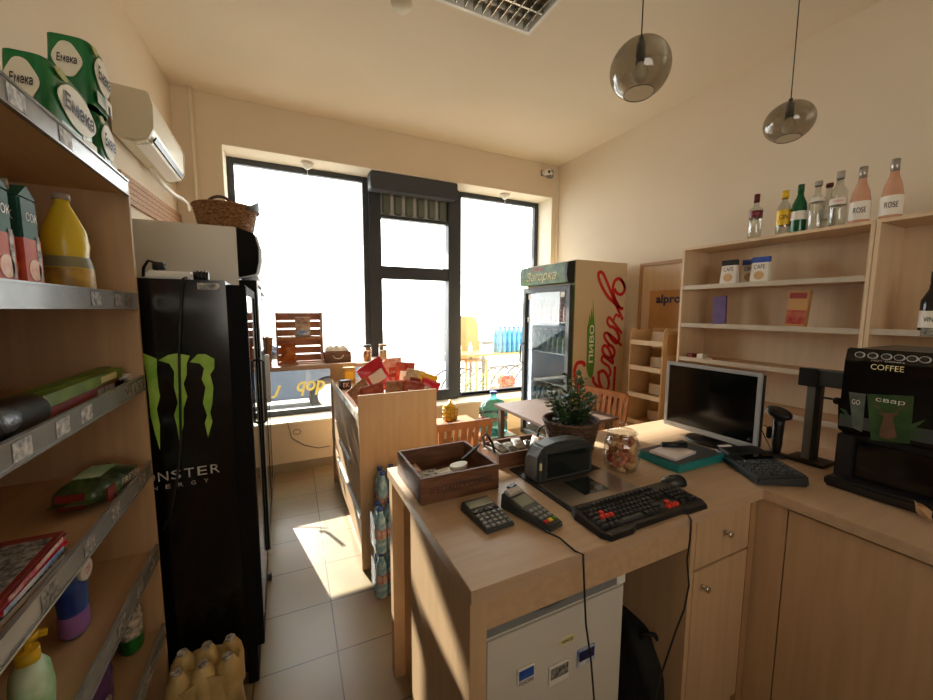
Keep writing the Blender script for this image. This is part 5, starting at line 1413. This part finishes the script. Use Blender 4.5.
# ------------------------------------------------------------------ things on the counter
def open_box(t, w, d, h, m, th=0.012, bw=0.008):
    MB().box(-w/2, w/2, -d/2, -d/2+th, 0, h).build('front_board', m, t, 0.0015)
    MB().box(-w/2, w/2, d/2-th, d/2, 0, h).build('rear_board', m, t, 0.0015)
    MB().box(-w/2, -w/2+th, -d/2+th, d/2-th, 0, h).build('side_board', m, t, 0.0015)
    MB().box(w/2-th, w/2, -d/2+th, d/2-th, 0, h).build('side_board', m, t, 0.0015)
    MB().box(-w/2+th, w/2-th, -d/2+th, d/2-th, 0, bw).build('bottom_board', m, t)
t = thing('dark_wooden_box', 'dark open wooden box with faded lettering on the left counter corner', 'box', (0.548, 1.305, CTZ+0.001), 0.0)
open_box(t, 0.30, 0.285, 0.092, 'darkwood')
text(t, 'SPECIALITY COFFEE', (0, -0.1428, 0.045), X, Z, 0.24, 0.022, 'ink', world=False)
bx = t.location
for i, (dx_, dy_, m_) in enumerate(((-0.075, -0.075, 'tag_white'), (-0.005, -0.085, 'label_white'), (-0.095, 0.0, 'brown_snack'))):
    u = thing('sweet_packet', ['small clear packet with grey print in the dark wooden box', 'small white packet in the middle of the dark wooden box', 'small brown and clear packet at the back of the dark wooden box'][i], 'packet', (bx.x+dx_, bx.y+dy_, bx.z+0.022), 0.2*i, 'packets in the dark wooden box')
    pillow(0.065, 0.07, 0.022, i+20).turn(Matrix.Rotation(-1.15, 3, 'X')).build('packet', m_, u)
u = thing('business_card_holder', 'clear rounded card holder in the dark wooden box', 'card holder', (bx.x+0.045, bx.y-0.02, bx.z+0.035), 0.3)
MB().lathe([(0.0, 0.0), (0.036, 0.004), (0.040, 0.03)], n=24, sx=1.0, sy=0.6).build('cup', 'label_white', u)
tag(MB().bar((bx.x+0.06, bx.y-0.02, bx.z+0.080), (bx.x+0.165, bx.y+0.045, bx.z+0.1005), 0.010, 0.008).build('pen', 'black', None, 0.001), 'black pen lying over the right rim of the dark wooden box', 'pen')

c4 = [at(465, 504, 'Z', 0.915), at(490, 499, 'Z', 0.915), at(512, 523, 'Z', 0.915), at(482, 531, 'Z', 0.915)]
cc = sum(c4, Vector())/4
t = thing('calculator', 'black desk calculator on the counter beside the card terminal', 'calculator', (cc.x, cc.y, CTZ+0.001), 0.06)
MB().add([(-0.052, -0.08, 0), (0.052, -0.08, 0), (0.052, 0.08, 0), (-0.052, 0.08, 0), (-0.050, -0.078, 0.012), (0.050, -0.078, 0.012), (0.050, 0.078, 0.03), (-0.050, 0.078, 0.03)], [(0, 1, 2, 3), (4, 5, 6, 7), (0, 1, 5, 4), (1, 2, 6, 5), (2, 3, 7, 6), (3, 0, 4, 7)]).build('body', 'dgrey', t, 0.003)
sl = math.atan2(0.018, 0.156)
def on(x, y, lift): return (x, y, 0.012+(y+0.078)*math.tan(sl)+lift)
MB().cbox(on(0, 0.045, 0.001), (0.085, 0.034, 0.003), rx=sl).build('display', 'lcd', t)
for r_ in range(5):
    for c_ in range(5):
        MB().cbox(on(-0.038+0.019*c_, -0.066+0.018*r_, 0.002), (0.0135, 0.012, 0.005), rx=sl).build('key', 'grey' if r_ < 4 else 'black', t, 0.001)

c4 = [at(508, 497, 'Z', 0.92), at(530, 493, 'Z', 0.92), at(556, 525, 'Z', 0.92), at(536, 534, 'Z', 0.92)]
cc = sum(c4, Vector())/4
t = thing('card_terminal', 'dark grey card payment terminal between calculator and keyboard', 'card terminal', (cc.x, cc.y, CTZ+0.001), 0.22)
MB().add([(-0.034, -0.10, 0), (0.034, -0.10, 0), (0.044, 0.10, 0), (-0.044, 0.10, 0), (-0.032, -0.098, 0.018), (0.032, -0.098, 0.018), (0.042, 0.02, 0.035), (-0.042, 0.02, 0.035), (-0.042, 0.098, 0.052), (0.042, 0.098, 0.052)],
         [(0, 1, 2, 3), (4, 5, 6, 7), (7, 6, 9, 8), (0, 1, 5, 4), (1, 2, 9, 6, 5), (2, 3, 8, 9), (3, 0, 4, 7, 8)]).build('body', 'dgrey', t, 0.005)
def ont(x, y, lift): return (x, y, (0.018+(y+0.098)*0.144 if y < 0.02 else 0.035+(y-0.02)*0.218)+lift)
MB().cbox(ont(0, 0.035, 0.001), (0.058, 0.045, 0.003), rx=0.215).build('display', 'lcd', t)
MB().cbox(ont(0, 0.08, 0.004), (0.066, 0.03, 0.012), rx=0.215).build('printer_cover', 'wine_grey', t, 0.003)
for r_ in range(4):
    for c_ in range(3):
        MB().cbox(ont(-0.019+0.019*c_, -0.075+0.020*r_, 0.002), (0.014, 0.012, 0.005), rx=0.144).build('key', ('red_print', 'yellow', 'green_print')[c_] if r_ == 0 else 'grey', t, 0.001)
tt = t
pts = [at(545, 531, 'Z', 0.925), at(560, 538, 'Z', 0.906), at(575, 551, 'Z', 0.905), Vector((0.72, 0.745, 0.904))]
pts[-1] = Vector((at(583, 565, 'Y', 0.737).x, 0.737, 0.898))
pts += [at(*q, 'Y', 0.733) for q in ((584, 580), (585, 605), (586, 625), (591, 660), (594, 698))]
pts.append(Vector((pts[-1].x+0.01, 0.735, 0.05)))
tag(MB().tube(pts, 0.0028).build('terminal_cable', 'black'), 'thin black cable running from the card terminal over the counter edge', 'cable')

# keyboard
c4 = [at(569, 509, 'Z', 0.92), at(603, 537, 'Z', 0.92), at(708, 502, 'Z', 0.92), at(670, 482, 'Z', 0.92)]
cc = sum(c4, Vector())/4
t = thing('keyboard', 'black keyboard with red arrow and letter keys at the counter edge', 'keyboard', (cc.x, cc.y, CTZ+0.001), 0.0)
kw, kd = 0.232, 0.086
outl = [(-kw, -kd*0.7), (-kw*0.93, -kd), (-kw*0.55, -kd*0.98), (-kw*0.45, -kd*0.86), (kw*0.45, -kd*0.86), (kw*0.55, -kd*0.98), (kw*0.93, -kd), (kw, -kd*0.7), (kw, kd*0.6), (kw*0.92, kd), (-kw*0.92, kd), (-kw, kd*0.6)]
kb = MB(); n = len(outl)
kb.add([(x, y, 0) for x, y in outl]+[(x*0.985, y*0.97, 0.016+(y+kd)*0.06) for x, y in outl], [tuple(range(n-1, -1, -1)), tuple(range(n, 2*n))]+[(i, (i+1) % n, n+(i+1) % n, n+i) for i in range(n)])
kb.build('body', 'black', t, 0.002)
def key(x, y, w, m, d=0.0145):
    MB().add([(x-w/2, y-d/2, 0.017+(y+kd)*0.06), (x+w/2, y-d/2, 0.017+(y+kd)*0.06), (x+w/2, y+d/2, 0.017+(y+kd)*0.06), (x-w/2, y+d/2, 0.017+(y+kd)*0.06),
              (x-w*0.38, y-d*0.36, 0.025+(y+kd)*0.06), (x+w*0.38, y-d*0.36, 0.025+(y+kd)*0.06), (x+w*0.38, y+d*0.40, 0.025+(y+kd)*0.06), (x-w*0.38, y+d*0.40, 0.025+(y+kd)*0.06)],
             [(0, 1, 2, 3), (4, 5, 6, 7), (0, 1, 5, 4), (1, 2, 6, 5), (2, 3, 7, 6), (3, 0, 4, 7)]).build('key', m, t)
kp = 0.0188
x0k = -0.214
for r_, (y_, cells) in enumerate(((-0.045, [1.4, 1.1, 1.1, 5.4, 1.1, 1.1, 1.1, 1.6]), (-0.026, [2.1]+[1]*10+[2.4]), (-0.007, [1.6]+[1]*11+[1.9]), (0.012, [1.4]+[1]*12+[1.2]), (0.031, [1]*13+[1.6]), (0.058, [1]*13+[1.3]))):
    x_ = x0k; ssum = sum(cells); fac = kp*14.5/ssum/kp
    for ci, c_ in enumerate(cells):
        w_ = c_*kp*fac
        red = (r_ == 2 and ci in (1, 2, 3)) or (r_ == 3 and ci == 2)
        if c_ < 5: key(x_+w_/2, y_, w_-0.003, 'keycap_red' if red else 'keycap')
        else: key(x_+w_/2, y_, w_-0.003, 'dgrey')
        x_ += w_
for c_ in range(3): key(0.073+kp*c_, -0.045, kp-0.003, 'keycap_red')
key(0.073+kp, -0.026, kp-0.003, 'keycap_red')
for r_ in (0.012, 0.031, 0.058):
    for c_ in range(3): key(0.073+kp*c_, r_, kp-0.003, 'keycap')
for r_ in (-0.045, -0.026, -0.007, 0.012, 0.031):
    for c_ in range(4):
        if (r_, c_) != (-0.045, 1): key(0.142+kp*c_, r_, kp-0.003, 'keycap')
pts = [at(690, 511, 'Y', 0.738)]
pts = [Vector((pts[0].x+0.0, 0.79, 0.915)), Vector((pts[0].x, 0.75, 0.906)), Vector((pts[0].x, 0.732, 0.89))]+[at(*q, 'Y', 0.732) for q in ((690, 540), (687, 560), (689, 585), (684, 610), (676, 630), (667, 657))]+[at(660, 678, 'Y', 0.74), at(655, 699, 'Y', 0.75), Vector((at(655, 699, 'Y', 0.75).x, 0.78, 0.01))]
tag(MB().tube(pts, 0.0028).build('keyboard_cable', 'black'), 'thin black cable hanging from the keyboard in front of the knee space', 'cable')
# mouse
p = at(675, 481, 'Z', 0.92)
t = thing('computer_mouse', 'small black computer mouse behind the keyboard', 'mouse', (p.x+0.01, p.y+0.012, CTZ+0.001), 1.1)
def ms(a, c):
    th = a*2*math.pi; k = math.cos(c*math.pi/2)**0.6
    return (0.030*math.cos(th)*k, 0.048*math.sin(th)*k, 0.032*math.sin(c*math.pi/2)*(1-0.15*math.sin(th)))
MB().grid(ms, 28, 8).build('body', 'black', t)
MB().cyl((-0.003, 0.026, 0.025), (0.003, 0.026, 0.025), 0.005, n=14).build('scroll_wheel', 'grey', t)

# scanner scale set into the counter
sc = thing('scanner_scale', 'black upright barcode scanner with a flat steel plate in the counter', 'scanner', (0.98, 1.02, CTZ))
def q_(mb): return rel(sc, mb)
q_(MB().box(0.82, 1.165, 0.90, 1.29, CTZ+0.0005, CTZ+0.006)).build('base_frame', 'black', sc, 0.002)
q_(MB().box(0.835, 1.155, 0.905, 1.115, CTZ+0.0062, CTZ+0.012)).build('weighing_plate', 'steel', sc, 0.002)
q_(MB().box(0.93, 1.045, 0.970, 1.080, CTZ+0.0122, CTZ+0.0132)).build('plate_window', 'scan_glass', sc)
tw = [(0.0, 0), (0.275, 0), (0.272, 0.10), (0.25, 0.135), (0.19, 0.148), (0.09, 0.148), (0.03, 0.137), (0.004, 0.10)]
b = MB()
n = len(tw)
b.add([(0.835+x, 1.118, CTZ+0.006+z) for x, z in tw]+[(0.838+x*0.97, 1.195, CTZ+0.006+z*0.97) for x, z in tw]+[(0.845+x*0.93, 1.22, CTZ+0.006+z*0.75) for x, z in tw],
      [tuple(range(n-1, -1, -1))]+[(i, (i+1) % n, n+(i+1) % n, n+i) for i in range(n)]+[(n+i, n+(i+1) % n, 2*n+(i+1) % n, 2*n+i) for i in range(n)]+[tuple(range(2*n, 3*n))])
q_(b).build('tower', 'dgrey', sc, 0.008, label='dark grey scanner tower')
q_(MB().box(0.862, 1.090, 1.108, 1.117, CTZ+0.016, CTZ+0.128)).build('window_frame', 'dgrey', sc, 0.004)
q_(MB().box(0.874, 1.078, 1.1065, 1.1078, CTZ+0.026, CTZ+0.118)).build('scan_window', 'scan_glass', sc)
q_(MB().box(0.844, 0.852, 1.111, 1.118, CTZ+0.06, CTZ+0.085)).build('indicator_light', 'gold_print', sc)
p = at(540, 481, 'Z', 0.905)
t = thing('lighter', 'small dark key fob lying left of the scanner plate', 'key fob', (0.745, 1.15, CTZ+0.001), 0.5)
MB().box(-0.02, 0.02, -0.012, 0.012, 0, 0.008).build('body', 'black', t, 0.003)
MB().tube([(0.02+0.008*math.cos(a), 0.008*math.sin(a), 0.005) for a in [i*0.63 for i in range(10)]], 0.0015, closed=True).build('ring', 'chrome', t)
t.name = 'key_fob'

# tray with rope handles and sachets
t = thing('handled_tray', 'dark wooden tray with curled metal handles holding sachets', 'tray', (0.93, 1.395, CTZ+0.001), 0.0)
open_box(t, 0.29, 0.17, 0.060, 'darkwood', 0.010)
for s in (-1, 1):
    MB().tube([(s*0.14, -0.045, 0.05), (s*0.152, -0.04, 0.10), (s*0.156, 0.0, 0.125), (s*0.152, 0.04, 0.10), (s*0.14, 0.045, 0.05)], 0.006, 8).build('handle', 'black', t)
for i in range(6):
    u = thing('sugar_sachet', ['white sachet at the left end of the handled tray', 'white sachet second from the left in the handled tray', 'black and white sachet in the middle of the tray', 'grey sachet right of the middle in the tray', 'clear crumpled sachet near the right end of the tray', 'clear sachet at the right end of the tray'][i], 'sachet', (0.93-0.10+0.04*i, 1.38+0.02*(i % 2), CTZ+0.030+0.006*(i % 2)), 0.7-0.3*i, 'sachets in the handled tray')
    pillow(0.05, 0.07, 0.02, 30+i, 0.004).turn(Matrix.Rotation(-1.25, 3, 'X')).build('sachet', ['label_white', 'tag_white', 'tag', 'tag_white', 'shrink', 'label_white'][i], u)

# planter with plant
pp = at(573, 436, 'Y', 1.42)
t = thing('plant_basket', 'round dark wicker planter with a leafy plant on the counter', 'potted plant', (1.225, 1.385, CTZ+0.001))
basket(t, 0.100, 0.128, 0.135, 'wicker_dark', 7)
MB().cyl((0, 0, 0.09), (0, 0, 0.112), 0.108, n=24).build('soil', 'soil', t)
st_ = MB(); lf = MB(); rnd = random.Random(11)
for i in range(20):
    a = rnd.random()*6.28; r1 = 0.105*math.sqrt(rnd.random()); hgt = (0.24 if r1 < 0.04 else 0.17)*rnd.uniform(0.55, 1.05)
    p0_ = Vector((r1*0.4*math.cos(a), r1*0.4*math.sin(a), 0.10)); p2 = Vector((r1*1.3*math.cos(a), r1*1.3*math.sin(a), 0.10+hgt))
    pm = (p0_+p2)/2+Vector((rnd.uniform(-.01, .01), rnd.uniform(-.01, .01), 0.01))
    st_.tube([p0_, pm, p2], 0.003, 5)
    for k in range(15):
        s = 0.22+0.78*k/14; c = p0_.lerp(p2, s); a2 = k*2.4+a; e = rnd.uniform(-0.1, 0.7); L = rnd.uniform(0.030, 0.046)
        u_ = Vector((math.cos(a2)*math.cos(e), math.sin(a2)*math.cos(e), math.sin(e)))*L; w_ = u_.cross(Z).normalized()*L*0.42; nn = u_.cross(w_).normalized()*L*0.10
        lf.add([c, c+u_*0.5+w_+nn, c+u_, c+u_*0.5-w_+nn, c+u_*0.5-nn*0.5], [(0, 4, 1), (1, 4, 2), (2, 4, 3), (3, 4, 0)])
st_.build('stems', 'leaf', t); lf.build('foliage', 'leaf', t)

# sweets jar
p = at(620, 474, 'Z', 0.9)
t = thing('sweets_jar', 'round glass jar of red and pale wrapped sweets with a glass lid', 'jar', (1.245, 1.10, CTZ+0.001))
MB().shell([(0.001, 0.003), (0.055, 0.002), (0.067, 0.012), (0.070, 0.04), (0.070, 0.105), (0.060, 0.135), (0.050, 0.145), (0.052, 0.150)], n=36).build('glass_body', 'jar', t)
MB().lathe([(0.056, 0.150), (0.060, 0.156), (0.045, 0.166), (0.012, 0.172), (0.008, 0.180), (0.016, 0.186), (0.017, 0.194), (0.0, 0.200)], n=32).build('lid', 'jar', t)
rnd = random.Random(5); k = 0
for i in range(90):
    a = rnd.random()*6.28; z = 0.016+0.115*i/90; R_ = (0.054 if z < 0.11 else 0.046)*math.sqrt(rnd.uniform(0.45, 1))
    u = Vector((R_*math.cos(a), R_*math.sin(a), z)); d_ = Vector((rnd.gauss(0, 1), rnd.gauss(0, 1), rnd.gauss(0, 0.6))).normalized()
    o = MB().cyl(u-d_*0.008, u+d_*0.008, 0.0085, n=8).cyl(u+d_*0.008, u+d_*0.014, 0.002, 0.008, n=6).cyl(u-d_*0.008, u-d_*0.014, 0.002, 0.008, n=6).build('wrapped_sweet', 'candy2' if i % 4 == 0 else 'candy', None)
    o.location = t.location
    tag(o, 'small red or pale wrapped sweet inside the glass jar', 'sweet', 'wrapped sweets in the glass jar')

# teal case with paper and a black pen-like phone
cc = (at(640, 453, 'Z', 0.92)+at(720, 470, 'Z', 0.92)+at(662, 470, 'Z', 0.92)+at(715, 455, 'Z', 0.92))/4
t = thing('teal_case', 'flat teal case lying in front of the monitor foot', 'case', (1.568, 1.063, CTZ+0.001), 0.0)
MB().box(-0.155, 0.145, -0.10, 0.10, 0, 0.034).build('body', 'teal', t, 0.003)
MB().box(-0.150, 0.140, -0.095, 0.095, 0.0342, 0.036).build('cover', 'dgrey', t)
t = thing('paper_stack', 'small stack of pale papers on the teal case', 'paper', (1.52, 1.06, CTZ+0.0375), 0.12)
MB().box(-0.09, 0.07, -0.055, 0.06, 0, 0.010).build('sheets', 'pgrey', t)
t = thing('pocket_torch', 'black rounded stapler lying on the papers', 'stapler', (1.55, 1.085, CTZ+0.061), -0.5)
MB().cyl((-0.055, 0, 0), (0.055, 0, 0), 0.012, 0.013, n=16).build('body', 'black', t, 0.003)
t.name = 'stapler'

# monitor
mo = thing('computer_monitor', 'silver framed flat monitor with a dark screen on the counter', 'monitor', (1.90, 1.165, CTZ+0.001))
MX = 1.88
m0, m1, mz0, mz1 = at(758, 447, 'X', MX), at(667, 360, 'X', MX), 0.955, at(667, 360, 'X', MX).z
my0, my1 = at(762, 400, 'X', MX).y, at(666, 400, 'X', MX).y
zt1 = (at(667, 360, 'X', MX).z+at(764, 374, 'X', MX).z)/2; zb1 = (at(758, 447, 'X', MX).z+at(664, 426, 'X', MX).z)/2
b = MB().box(MX-0.012, MX, my0, my0+0.018, zb1, zt1).box(MX-0.012, MX, my1-0.018, my1, zb1, zt1).box(MX-0.012, MX, my0+0.018, my1-0.018, zt1-0.018, zt1).box(MX-0.012, MX, my0+0.018, my1-0.018, zb1, zb1+0.026)
rel(mo, b).build('bezel', 'lgrey', mo, 0.002)
rel(mo, MB().box(MX-0.008, MX-0.002, my0+0.016, my1-0.016, zb1+0.024, zt1-0.016)).build('screen', 'screen', mo)
rel(mo, MB().box(MX, MX+0.035, my0+0.002, my1-0.002, zb1+0.002, zt1-0.002)).build('rear_case', 'black', mo, 0.010)
ymc = (my0+my1)/2
rel(mo, MB().box(MX+0.03, MX+0.05, ymc-0.04, ymc+0.04, CTZ+0.012, zb1+0.12)).build('neck', 'black', mo, 0.004)
rel(mo, MB().lathe([(0.105, 0), (0.108, 0.006), (0.10, 0.012), (0.03, 0.018)], (MX+0.03, ymc, CTZ+0.001), n=32, sx=0.85, sy=1.1)).build('foot', 'black', mo)
text(mo, 'BENQ', (MX-0.0125, my1-0.06, zb1+0.012), -Y, Z, 0.03, 0.007, 'ink')
tag(MB().tube([at(*q, 'X', 1.95) for q in ((757, 400), (759, 415), (752, 430), (742, 440), (735, 452))], 0.003).build('monitor_cable', 'wine_grey'), 'grey cable looping down at the right edge of the monitor', 'cable')

# register keypad unit
t = thing('cash_register', 'black cash register keypad unit in front of the handheld scanner', 'cash register', (1.745, 0.855, CTZ+0.001), -2.12)
MB().add([(-0.16, -0.095, 0), (0.16, -0.095, 0), (0.16, 0.095, 0), (-0.16, 0.095, 0), (-0.155, -0.09, 0.030), (0.155, -0.09, 0.030), (0.155, 0.09, 0.045), (-0.155, 0.09, 0.045)], [(0, 1, 2, 3), (4, 5, 6, 7), (0, 1, 5, 4), (1, 2, 6, 5), (2, 3, 7, 6), (3, 0, 4, 7)]).build('body', 'black', t, 0.008)
def onr(x, y, l): return (x, y, 0.030+(y+0.09)*0.083+l)
for r_ in range(6):
    for c_ in range(6):
        MB().cbox(onr(0.012+0.0245*c_, -0.07+0.026*r_, 0.003), (0.015, 0.016, 0.009), rx=0.083).build('key', 'desk_key' if c_ < 5 else 'dgrey', t, 0.0015)
MB().cbox(onr(-0.095, 0.0, 0.006), (0.09, 0.16, 0.016), rx=0.083).build('paper_cover', 'black', t, 0.005)
MB().cbox(onr(-0.03, 0.02, 0.006), (0.03, 0.11, 0.010), rx=0.083).build('display', 'screen', t, 0.002)
MB().cbox(onr(-0.14, -0.05, 0.014), (0.02, 0.05, 0.004), rx=0.083).build('label', 'pgrey', t)
# handheld scanner in its stand
b0 = Vector((2.0, 0.905, CTZ+0.001))
t = thing('handheld_scanner', 'black handheld barcode scanner upright in its stand', 'scanner', b0)
MB().lathe([(0.045, 0), (0.045, 0.008), (0.02, 0.014)], n=24).build('stand_base', 'black', t)
MB().lathe([(0.014, 0.01), (0.019, 0.05), (0.021, 0.14), (0.024, 0.175)], n=18, sx=1.1).build('grip', 'black', t)
hdn = Vector((-0.75, -0.35, 0.25)).normalized()
MB().lathe([(0.0, -0.012), (0.032, -0.010), (0.040, 0.0), (0.040, 0.012), (0.03, 0.02), (0.0, 0.022)], (-0.01, -0.003, 0.195), n=28, sx=0.75, sy=1.25, axis=hdn+Vector((0, 0, 1.0))).build('head', 'black', t)
MB().tube([(0, 0.02, 0.02), (0.02, 0.05, 0.05), (0.0, 0.07, 0.11), (-0.01, 0.05, 0.13), (0, 0.02, 0.10)], 0.0025).build('cord', 'black', t)
MB().box(-0.012, 0.012, 0.024, 0.042, 0.07, 0.125).build('trigger_guard', 'black', t, 0.005)
# metal post
pb = Vector((2.055, 0.805, CTZ+0.001))
t = thing('display_post', 'grey metal post with a boxy head between monitor and coffee machine', 'post', pb)
MB().box(-0.06, 0.06, -0.07, 0.07, 0, 0.012).build('base_plate', 'black', t, 0.002)
MB().box(-0.020, 0.020, -0.022, 0.022, 0.012, 0.34).build('post', 'dgrey', t, 0.004)
MB().box(-0.024, -0.0202, -0.006, 0.022, 0.012, 0.34).build('post_trim', 'grey', t)
MB().box(-0.040, 0.04, -0.13, 0.045, 0.34, 0.405).build('head', 'dgrey', t, 0.004)
MB().box(-0.045, -0.040, -0.02, 0.048, 0.333, 0.41).build('head_cap', 'black', t, 0.002)
q = at(830, 396, 'X', 2.12)
MB().cyl((0.0, -0.07, q.z-pb.z), (-0.04, -0.085, q.z-pb.z), 0.012, n=14).bar((0, -0.025, q.z-pb.z), (0, -0.075, q.z-pb.z), 0.008).build('lock_knob', 'black', t)

# coffee machine
KX = 1.86
cm = thing('coffee_machine', 'black coffee vending machine with a picture of cups on its front', 'coffee machine', (KX, 0.2, CTZ+0.001))
def k_(mb): return rel(cm, mb)
ky1 = 0.655; ky0 = 0.20; T = 1.425; zmid = at(835, 432, 'X', KX).z
k_(MB().box(KX+0.03, 2.28, ky0, ky1, CTZ+0.035, T-0.01)).build('cabinet', 'black', cm, 0.006)
k_(MB().prism([(KX+0.03, T-0.005), (KX+0.03, zmid), (KX-0.005, zmid+0.015), (KX-0.002, T-0.05), (KX+0.012, T-0.005)], (0, ky0, 0), X, Z, Y, ky1-ky0)).build('upper_door', 'black_gloss', cm, 0.004)
k_(MB().box(KX-0.04, 2.28, ky0, ky1+0.012, CTZ+0.003, CTZ+0.04)).build('base_tray', 'black', cm, 0.008)
k_(MB().box(KX+0.0, KX+0.03, ky1-0.05, ky1, CTZ+0.04, zmid)).build('side_column', 'black', cm, 0.004)
k_(MB().box(KX+0.0, KX+0.03, ky0, ky0+0.12, CTZ+0.04, zmid)).build('side_column', 'black', cm, 0.004)
k_(MB().box(KX-0.001, KX, 0.22, 0.285, CTZ+0.05, zmid-0.02)).build('steel_plate', 'steel', cm)
k_(MB().box(KX+0.015, KX+0.028, 0.33, 0.60, CTZ+0.05, zmid-0.02)).build('cup_recess', 'screen', cm)
k_(MB().box(KX-0.0045, KX-0.001, ky0+0.003, ky1-0.003, zmid+0.02, zmid+0.03)).build('door_trim', 'dgrey', cm)
for i, px in enumerate((860, 873, 887, 900, 913, 926)):
    p = at(px, 352.5, 'X', KX-0.001)
    k_(MB().lathe([(0.0135, 0), (0.0135, 0.004), (0.010, 0.006)], (KX+0.003, p.y, T-0.028), n=20, sx=0.8, axis=(-1, 0, 0.25))).build('button', 'silver_print', cm)
    k_(MB().lathe([(0.0108, 0), (0.0108, 0.0066)], (KX+0.003, p.y, T-0.028), n=20, sx=0.8, axis=(-1, 0, 0.25))).build('button_face', 'black', cm)
p = at(887, 368, 'X', KX-0.004)
text(cm, 'COFFEE', p, -Y, Z, 0.080, 0.019, 'gold_print')
k_(MB().box(KX-0.0052, KX-0.0048, ky0+0.004, ky1-0.004, zmid+0.03, zmid+0.075)).build('lower_band', 'dgrey', cm)
text(cm, 'HOT DRINKS', p+Vector((0, 0, 0.022)), -Y, Z, 0.08, 0.006, 'wine_grey')
# cup artwork on the door
def cup(px0, px1, y0, y1, m, nm):
    a, b_, c, d_ = at(px0, y0, 'X', KX-0.005), at(px1, y0+2, 'X', KX-0.005), at(px1-4, y1+4, 'X', KX-0.005), at(px0+4, y1, 'X', KX-0.005)
    k_(MB().prism([(-q.y, q.z) for q in (a, b_, c, d_)], (KX-0.0052, 0, 0), -Y, Z, -X, 0.0008)).build(nm, m, cm)
    return (a+b_+c+d_)/4
k_(MB().prism([(-q.y, q.z) for q in (at(838, 398, 'X', KX-0.005), at(932, 402, 'X', KX-0.005), at(932, 440, 'X', KX-0.005), at(838, 425, 'X', KX-0.005))], (KX-0.0046, 0, 0), -Y, Z, -X, 0.0003)).build('picture_backdrop', 'fridge_black', cm)
cup(849, 866, 392, 428, 'cupgreen2', 'cup_print')
pc = cup(867, 914, 394, 440, 'cupgreen', 'cup_print')
text(cm, 'свар', at(890, 402, 'X', KX-0.007), -Y, Z, 0.07, 0.016, 'label_white')
text(cm, 'GO', at(856, 402, 'X', KX-0.007), -Y, Z, 0.022, 0.018, 'label_white')
dp = [(878,413),(884,416),(882,424),(879,432),(880,437),(888,439),(897,437),(895,428),(893,418),(899,414),(892,413),(885,413)]
k_(MB().prism([(-q.y, q.z) for q in [at(x_, y_, 'X', KX-0.005) for x_, y_ in dp]], (KX-0.0062, 0, 0), -Y, Z, -X, 0.0008)).build('deer_print', 'deer', cm)
for an in ([(884, 414), (880, 410), (877, 404), (879, 399)], [(879, 408), (874, 405), (872, 400)], [(893, 414), (899, 410), (904, 405), (907, 399)], [(900, 409), (906, 408), (911, 404)]):
    k_(MB().ribbon([at(x_, y_, 'X', KX-0.0062) for x_, y_ in an], 0.0035, -X, 0.0004)).build('antler_print', 'deer', cm)
for (x0_, y0_, x1_, y1_) in ((842,415,850,420),(840,408,849,416),(905,432,925,420),(900,434,922,430),(908,436,926,438)):
    k_(MB().ribbon([at(x0_, y0_, 'X', KX-0.0055), at((x0_+x1_)/2, (y0_+y1_)/2-1, 'X', KX-0.0055), at(x1_, y1_, 'X', KX-0.0055)], [0.002, 0.012, 0.002], -X, 0.0004)).build('leaf_print', 'cupgreen', cm)
p = at(925, 516, 'Z', 0.915)
t = thing('paper_cup_lid', 'small beige crumpled wrapper at the right edge in front of the coffee machine', 'wrapper', (p.x-0.0, p.y, CTZ+0.001), 0.4)
pillow(0.05, 0.045, 0.03, 41, 0.004).turn(Matrix.Rotation(-0.7, 3, 'X')).move((0, -0.01, 0.012)).build('foil', 'wood_edge', t)
t.name = 'foil_wrapper'
